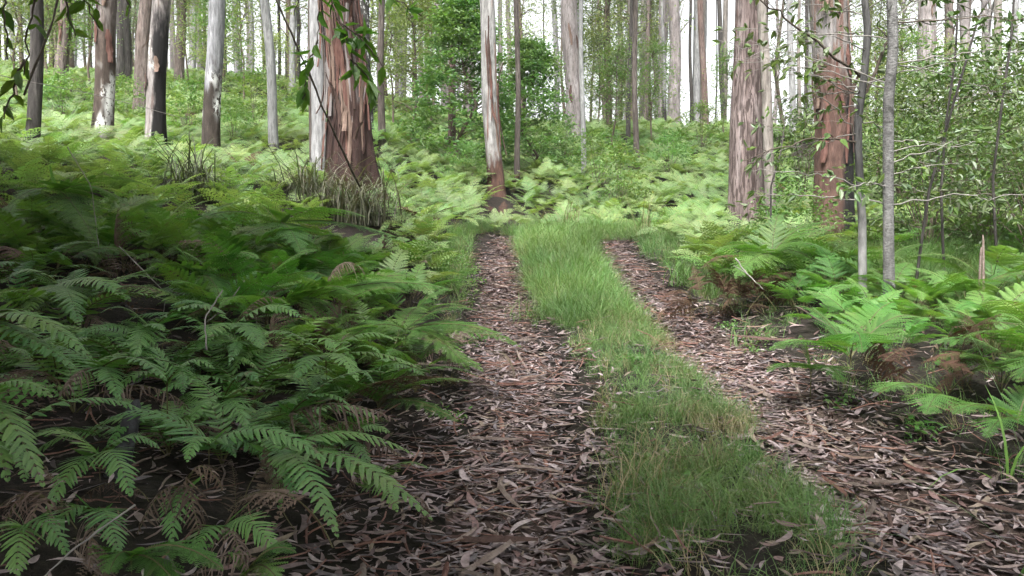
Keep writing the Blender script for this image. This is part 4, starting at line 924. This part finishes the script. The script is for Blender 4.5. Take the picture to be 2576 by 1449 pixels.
# ------------------------------------------------------------------ shrubs and saplings
B_big = bush(500, 4.6, 1.75, 190, 52, .12, .054, M['shrub'], .2, .34, 'cone', base=.06)
B_mid = [bush(510+s, 1.5, .75, 34, 34, .075, .036, M['shrub_light' if s % 2 else 'shrub'], .15, .5) for s in range(4)]
B_low = [bush(520+s, .9, .6, 22, 30, .06, .03, M['shrub_light'], .13, .5) for s in range(2)]
B_tangle = [bush(530+s, 2.3, 1.1, 70, 30, .09, .04, M['sapleaf'], .22, .55, base=.12) for s in range(3)]
B_young = [bush(540+s, 3.6, .9, 60, 34, .085, .03, M['shrub_light' if s % 2 else 'farleaf'], .2, .5, 'wisp', base=.3) for s in range(4)]
B_wisp = [bush(550+s, 9.5+s, 1.9, 72, 52, .16, .05, M['farleaf' if s % 3 else 'gumleaf'], .42, .6, 'wisp', fine=False, hang=.45, base=.12) for s in range(6)]

def pos(px, d): return at(px, 600, d)[0], d
x, y = pos(1165, 19.5); shrub(B_big, x, y, 'big dense dark green shrub in the fern field left of the white gum', scl=.92)
x, y = pos(1335, 21.0); shrub(B_big, x, y, 'dark green shrub half hidden behind the white gum on its right side', scl=.78)
x, y = pos(1040, 22.0); shrub(B_young[0], x, y, 'young mid green tree with a thin stem right of the massive gum', scl=1.45, name='young_tree', cat='tree', parts=('trunk', 'crown'))
SH = [(1560, 17, 1, .95, 'pale green shrub right of the very thin pale stem on the centre slope'), (1500, 19, 3, .9, 'rounded light shrub in front of the stout pink-grey trunk'), (1680, 20, 2, .8, 'low shrub on the slope below the tall pinkish ridge trunk'),
      (1180, 17.5, 0, .7, 'small dark bush at the foot of the big dense shrub'), (640, 21, 1, 1.1, 'light green shrub left of the slim pale trunk'), (480, 19, 3, .9, 'light shrub between the twin-toned and white-flaked trunks'), (590, 17.5, 2, .7, 'small shrub right of the white-flaked trunk'),
      (330, 20, 1, .8, 'leafy bush at the foot of the red-brown flaring trunk'), (170, 19, 2, .9, 'bush behind the slender dark trunk at the left'), (1420, 24, 0, .9, 'dark bush left of the foot of the stout pink-grey trunk'), (1760, 24, 3, 1., 'pale shrub on the ridge left of the stringy-barked trunk'),
      (1150, 8.6, 0, .32, 'small leafy shrub at the end of the left bank beside the rut'), (1085, 9.0, 1, .3, 'small bright shrub at the top of the left bank near the rut'), (2000, 10.0, 0, .7, 'dark leafy bush between the stringy-barked and the thick peeling trunks')]
for px, d, k, sc, lb in SH: x, y = pos(px, d); shrub(B_mid[k], x, y, lb, scl=sc)
for q, (px, d, sc, lb) in enumerate(((2330, 9.5, .7, 'leafy tangle right behind the thicker grey sapling'), (2480, 9.6, .75, 'grey-green tangle of leaves near the right edge at mid height'), (2620, 8.4, .78, 'leafy bush cut by the right edge of the frame'), (2400, 12.5, 1.1, 'bright bush on the rise behind the right-hand tangle'), (2560, 12.8, 1.25, 'tall bright bush below the sky at the right edge'), (2250, 13.5, 1.0, 'bush filling the gap behind the two grey saplings'), (2020, 14.5, .85, 'shrub behind the slim tan trunk'), (2700, 11, 1.2, 'bush just beyond the right edge'))):
    x, y = pos(px, d); shrub(B_tangle[q % 3], x, y, lb, scl=sc)
YT = [(1545, 24, 1, 1.0), (1500, 30, 2, 1.2), (1640, 27, 3, 1.0), (560, 25, 1, 1.1), (620, 30, 2, 1.3), (850, 27, 3, 1.2), (990, 28, 0, 1.2), (240, 26, 1, 1.2), (60, 22, 2, 1.1), (130, 30, 3, 1.3), (480, 30, 0, 1.2), (1820, 28, 1, .9), (2260, 20, 3, 1.0), (2480, 19, 1, .9), (2380, 22, 2, .9), (2200, 17, 0, .9), (1090, 30, 2, 1.3), (700, 24, 0, .8)]
for q, (px, d, k, sc) in enumerate(YT):
    x, y = pos(px, d); side = 'left slope' if px < 860 else 'centre slope' if px < 1850 else 'right side behind the saplings'
    shrub(B_young[k], x, y, 'slender light green young tree among the ferns, ' + landmark(px), 'slender young trees ' + landmark(px), scl=sc, name='young_tree', cat='tree', parts=('trunk', 'crown'))

# unseen leafy trees added round the camera to shade the foreground
B_shade = [bush(560+s, 7.5, 2.5, 210, 74, .13, .05, M['shrub'], .42, .5, 'round', nst=3, fine=False, base=.55) for s in range(2)]
for q, (x, y, sc, lb) in enumerate(((-4.4, .2, 1.0, 'added leafy shade tree left of the photographer'), (-1.2, -1.3, 1.0, 'added leafy shade tree right behind the photographer'), (-3.7, 4.7, .95, 'added leafy shade tree just outside the frame over the left bank'), (-3.5, 1.3, .9, 'smaller added shade tree close to the left of the photographer'), (-7.2, 2.6, 1.1, 'tall added shade tree farther left of the photographer'), (-6.2, 5.6, .9, 'added leafy shade tree outside the frame beside the upper left bank'), (5.0, -.2, .95, 'added leafy shade tree right of the photographer outside the frame'), (-4.9, 3.6, .95, 'added leafy shade tree over the left bank outside the frame'), (-2.2, -2.6, 1.0, 'added leafy shade tree behind the photographer on the left'), (2.6, -2.4, 1.0, 'added leafy shade tree behind the photographer on the right'))):
    shrub(B_shade[q % 2], x, y, lb, 'shade trees added around the photographer', sc, 'shade_tree', 'tree', ('trunk', 'crown'))
# far forest: individual wispy trees and thin trunks on and behind the ridge
def far_trunk_mesh(seed, r, H, bk):
    zs = np.r_[np.arange(0, 6, .5), np.arange(6, H, 1.5)]; rs = np.random.default_rng(seed); w = r*.8*np.sin(zs*.5+seed)
    return trunk_mesh('trunk', np.c_[w + zs*rs.normal()*.012, w*.5, zs], r*np.interp(zs/H, [0, .5, 1], [1, .75, .25]), bark_mat(bk), 10, r*.05, 4, .2, seed)
FT = [far_trunk_mesh(600+i, r, 19, bk) for i, (r, bk) in enumerate(((.16, 'pinkgrey'), (.10, 'pale'), (.22, 'pinkgrey'), (.09, 'darkthin'), (.14, 'brown'), (.12, 'tan'), (.18, 'pale'), (.07, 'darkthin')))]
cnt = 0
for d, px in [(rng.uniform(35, 68), rng.uniform(-150, 2720)) for _ in range(110)] + [(rng.uniform(22, 60), rng.choice([rng.uniform(-1100, -180), rng.uniform(2750, 3600)])) for _ in range(20)]:
    x, y = pos(px, d)
    if px > 1640 and rng.random() < .15: continue
    side = 'left' if px < 900 else 'centre' if px < 1650 else 'right'
    k = int(rng.integers(8)); tr = empty('gum_tree', (x, y, g1(x, y)-.1), 'distant slender %s trunk far back %s' % (('pink-grey', 'whitish', 'pink-grey', 'dark', 'brown', 'tan', 'whitish', 'dark')[k], landmark(px)), 'tree', 'distant slender trunks ' + landmark(px), rng.random()*6.28, .8+.5*rng.random())
    put('trunk', FT[k], tr)
    if k not in (3, 7): add_crown(tr, (0, 0, 13), k, .9)
for d, px in [(rng.uniform(30, 62), rng.uniform(-150, 1660)) for _ in range(60)] + [(rng.uniform(24, 60), rng.choice([rng.uniform(-1100, -180), rng.uniform(2750, 3600)])) for _ in range(14)] + [(rng.uniform(34, 60), rng.uniform(1940, 2280)) for _ in range(6)]:
    x, y = pos(px, d); side = 'left' if px < 900 else 'centre' if px < 1650 else 'right'
    shrub(B_wisp[rng.integers(6)], x, y, 'thin leafy understorey tree far back ' + landmark(px), 'leafy understorey trees ' + landmark(px), scl=.65+.6*rng.random(), name='understorey_tree', cat='tree', parts=('trunk', 'crown'))

# ------------------------------------------------------------------ hand-placed saplings with branches
def branch(parent, org, p0, p1, lift, r0, r1, nl, L, W, leafm, woodm, leaf_from=.2, hang=.5, single=False, twigs=True):
    a, b = np.asarray(p0) - org, np.asarray(p1) - org; ln = np.linalg.norm(b-a)
    P = bez(a, (a+b)/2 + np.array([0, 0, lift]), b, 14); P[1:-1] += rng.normal(size=(12, 3))*.012*ln
    mb = MB(); mb.tube(P, np.linspace(r0, r1, 14), 5); lp, ld = [], []
    for i in range(nl if single else int(nl*.68)):
        t = leaf_from + (1-leaf_from)*rng.random(); c = np.array([np.interp(t*13, np.arange(14), P[:, k]) for k in range(3)])
        d = rng.normal(size=3)*np.array([1, 1, .5]) + (b-a)/ln*.6
        if twigs and rng.random() < .6:
            tl = .06+.16*rng.random(); e = c + unit(d)*tl; mb.tube(np.array([c, (c+e)/2+np.array([0, 0, .01]), e]), [r1*.8, r1*.6, r1*.4], 3); c = e
        for _ in range(1 if single else 2): lp.append(c + rng.normal(size=3)*.006); ld.append(unit(d + rng.normal(size=3)*.55) + np.array([0, 0, -hang*2*rng.random()]))
    br = put('branch', mb.build('branch', woodm, True), parent)
    lp, ld = np.array(lp), np.array(ld); N = rng.normal(size=(len(lp), 3))*.7 + UP
    ll = L*(.65+.7*rng.random(len(lp)))
    if single:
        for i in range(len(lp)):
            m2 = MB(); leaf_cloud(m2, lp[i:i+1], ld[i:i+1], N[i:i+1], ll[i:i+1], W*ll[i:i+1]/L, fold=.15, sag=.2); put('leaf', m2.build('leaf', leafm), br)
    elif len(lp):
        m2 = MB(); leaf_cloud(m2, lp, ld, N, ll, W*ll/L, fold=.15, sag=.2); put('leaves', m2.build('leaves', leafm), br)
    return br

def sapling(path, d, r0, bk, label, H=8.0):
    Pw = np.array([at(px, py, d) for px, py in path]); x, y = Pw[0, 0], d; z = g1(x, y) - .06; org = np.array([x, y, z])
    Pw[0, 2] = z; L = Pw - org; top = L[-1] + (L[-1]-L[-2])/max(.1, L[-1, 2]-L[-2, 2])*(H-L[-1, 2])*np.array([.4, 0, 1]); L = np.r_[L, [top]]
    zs = np.r_[np.arange(0, Pw[-1, 2]-z, .06), np.arange(Pw[-1, 2]-z, H, .4)]; c = np.c_[np.interp(zs, L[:, 2], L[:, 0]), np.interp(zs, L[:, 2], L[:, 1]) + .02*np.sin(zs*2), zs]
    e = empty('sapling', org, label, 'tree')
    put('trunk', trunk_mesh('trunk', c, r0*np.interp(zs/H, [0, .5, 1], [1, .75, .2]), bark_mat(bk), 14, r0*.08, 5, .5, int(px_seed(path)), flare=.3, flare_h=.12), e)
    return e, org, lambda t: org + np.array([np.interp(t, zs, c[:, k]) for k in range(3)])
def px_seed(p): return abs(p[0][0]) % 97
BARKS['sapgrey'] = dict(cols=[(.12,.115,.105), (.20,.19,.18), (.27,.26,.25)], patch=[((.06,.06,.05), .58, (8, 8, 9))], sc=1.5, strand=1.6, bump=.4)
BARKS['sapdark'] = dict(cols=[(.05,.047,.045), (.085,.08,.075), (.14,.135,.13)], dark=(1.0, (.22,.215,.21)), bump=.5)
e, org, tk = sapling([(2240,752), (2238,600), (2236,420), (2234,250), (2244,120), (2240,-20)], 6.6, .046, 'sapgrey', 'thicker pale grey sapling trunk with horizontal scars right of the track')
for q in range(22):
    t = rng.uniform(.9, 3.2); p = tk(t); a = rng.uniform(-.9, .9) if rng.random() < .72 else rng.uniform(2.2, 4.0); ln = rng.uniform(.5, 1.5)
    branch(e, org, p, p + np.array([math.cos(a)*ln, math.sin(a)*ln*.8, rng.uniform(-.12, .4)*ln]), .08, .006, .0022, int(rng.integers(14, 28)), .078, .029, M['sapleaf'], M['greytwig'])
for q in range(7):
    t = rng.uniform(2.2, 4.6); p = tk(t); a = rng.uniform(-.8, .6); ln = rng.uniform(.8, 1.7)
    branch(e, org, p, p + np.array([math.cos(a)*ln, math.sin(a)*ln, rng.uniform(-.1, .35)*ln]), .1, .007, .0025, int(rng.integers(20, 34)), .082, .03, M['sapleaf'], M['twig'])
e, org, tk = sapling([(2172,745), (2172,560), (2160,380), (2158,300), (2172,190), (2180,80), (2172,-20)], 7.0, .036, 'sapdark', 'dark-topped thin sapling with a long bare branch reaching up left over the stringy trunk')
p = at(2166, 195, 7.0); branch(e, org, p, at(1885, -15, 6.6), .05, .013, .006, 16, .09, .034, M['sapleaf'], M['twig'], .1)
p = at(2160, 358, 7.0); branch(e, org, p, at(1868, 405, 6.5), .16, .010, .004, 22, .09, .034, M['sapleaf'], M['twig'], .15)
p = at(2164, 260, 7.0); branch(e, org, p, at(2260, 60, 7.2), .05, .018, .010, 16, .09, .034, M['sapleaf'], M['twig'], .3)
for q in range(26):
    t = rng.uniform(1.0, 3.6); p = tk(t); a = rng.uniform(1.9, 4.2) if rng.random() < .7 else rng.uniform(-1, 1); ln = rng.uniform(.45, 1.25)
    branch(e, org, p, p + np.array([math.cos(a)*ln, math.sin(a)*ln*.8, rng.uniform(-.2, .3)*ln]), .08, .006, .0022, int(rng.integers(8, 17)), .08, .031, M['sapleaf'], M['greytwig'])
# spindly stems between the saplings and the right edge
for q, (pp, d, lb) in enumerate(([[(2300,700), (2340,480), (2400,250), (2460,40), (2500,-20)], 7.4, 'thin wand leaning right behind the thicker grey sapling'], [[(2380,640), (2370,480), (2380,300), (2400,150), (2410,-20)], 8.2, 'spindly dark stem in the leafy tangle at the right'], [[(1945,560), (1940,470), (1965,380)], 9.2, 'short bare stem before the slim tan trunk'], [[(2520,620), (2500,450), (2520,250), (2540,100), (2550,-20)], 7.6, 'spindly stem close to the right edge of the frame'])):
    e, org, tk = sapling(pp, d, .014, 'darkthin', lb, H=2.2 if q == 2 else 5.0)
    for j in range(5 if q == 2 else 11):
        t = rng.uniform(.5, 2.0 if q == 2 else 3.8); p = tk(t); a = rng.random()*6.28; ln = rng.uniform(.3, .9)
        branch(e, org, p, p + np.array([math.cos(a)*ln, math.sin(a)*ln, rng.uniform(-.1, .3)*ln]), .06, .004, .002, int(rng.integers(10, 20)), .078, .029, M['sapleaf'], M['twig'])
# sapling outside the left edge whose boughs hang into the top of the picture
zb = g1(-2.9, 3.6); org = np.array([-2.9, 3.6, zb-.05]); e = empty('sapling', org, 'sapling beyond the left edge whose leafy twigs hang into the top of the picture', 'tree')
zs = np.arange(0, 5.2, .15); cc = np.c_[.25*zs*.5, .06*zs, zs]
put('trunk', trunk_mesh('trunk', cc, .05*np.interp(zs/5.2, [0, 1], [1, .4]), bark_mat('darkthin'), 12, .004, 5, .5, 5), e)
tp = org + cc[-6]; t2 = org + cc[-14]
hub = at(800, -150, 3.5); br = branch(e, org, tp, hub, .35, .02, .008, 0, .09, .03, M['twigleaf'], M['twig'])
for (ax, ay, bx, by, d, nl) in ((790,-120, 850,60, 3.45, 11), (800,-130, 800,110, 3.5, 8), (850,40, 900,200, 3.4, 12), (860,60, 965,170, 3.4, 11), (800,100, 760,250, 3.5, 8), (880,150, 950,240, 3.4, 7), (850,-60, 1060,40, 3.4, 8), (790,-140, 740,40, 3.5, 4)):
    branch(e, org, at(ax, ay, d), at(bx, by, d), .04, .0045, .002, nl+3, .085, .032, M['twigleaf'], M['twig'], .15, .45, True, False)
hub2 = at(120, -160, 3.6); branch(e, org, t2, hub2, .2, .02, .010, 0, .09, .03, M['twigleaf'], M['twig'])
for (ax, ay, bx, by, d, nl) in ((100,-150, 250,70, 3.6, 6), (110,-150, 60,190, 3.6, 8), (60,150, 10,300, 3.5, 6), (110,-150, 190,90, 3.6, 6), (0,-100, 20,150, 3.4, 5), (230,-120, 330,20, 3.7, 5)):
    branch(e, org, at(ax, ay, d), at(bx, by, d), .03, .006, .003, nl+1, .085, .032, M['twigleaf'], M['twig'], .15, .45, True, False)


# ------------------------------------------------------------------ thin haze volume added for the lens glare over far trunks
def haze_box(x0, x1, y0, y1, z0, z1, dens):
    t = NT('glare_haze'); v = t.n('ShaderNodeVolumePrincipled', {'Color': (.96, .98, 1, 1), 'Density': dens, 'Anisotropy': .2}); t.n('ShaderNodeOutputMaterial', {'Volume': v.outputs[0]})
    V = [(x, y, z) for z in (z0, z1) for y in (y0, y1) for x in (x0, x1)]
    F = [(0, 2, 3, 1), (4, 5, 7, 6), (0, 1, 5, 4), (2, 6, 7, 3), (0, 4, 6, 2), (1, 3, 7, 5)]
    tag(put('haze', mesh('haze', V, F, t.mat)), 'thin haze volume added for the veiling glare over the distant trunks', 'haze', kind='stuff')
haze_box(-260, 260, -180, 320, float(gv[:, 2].min())-1, 48, .0005)
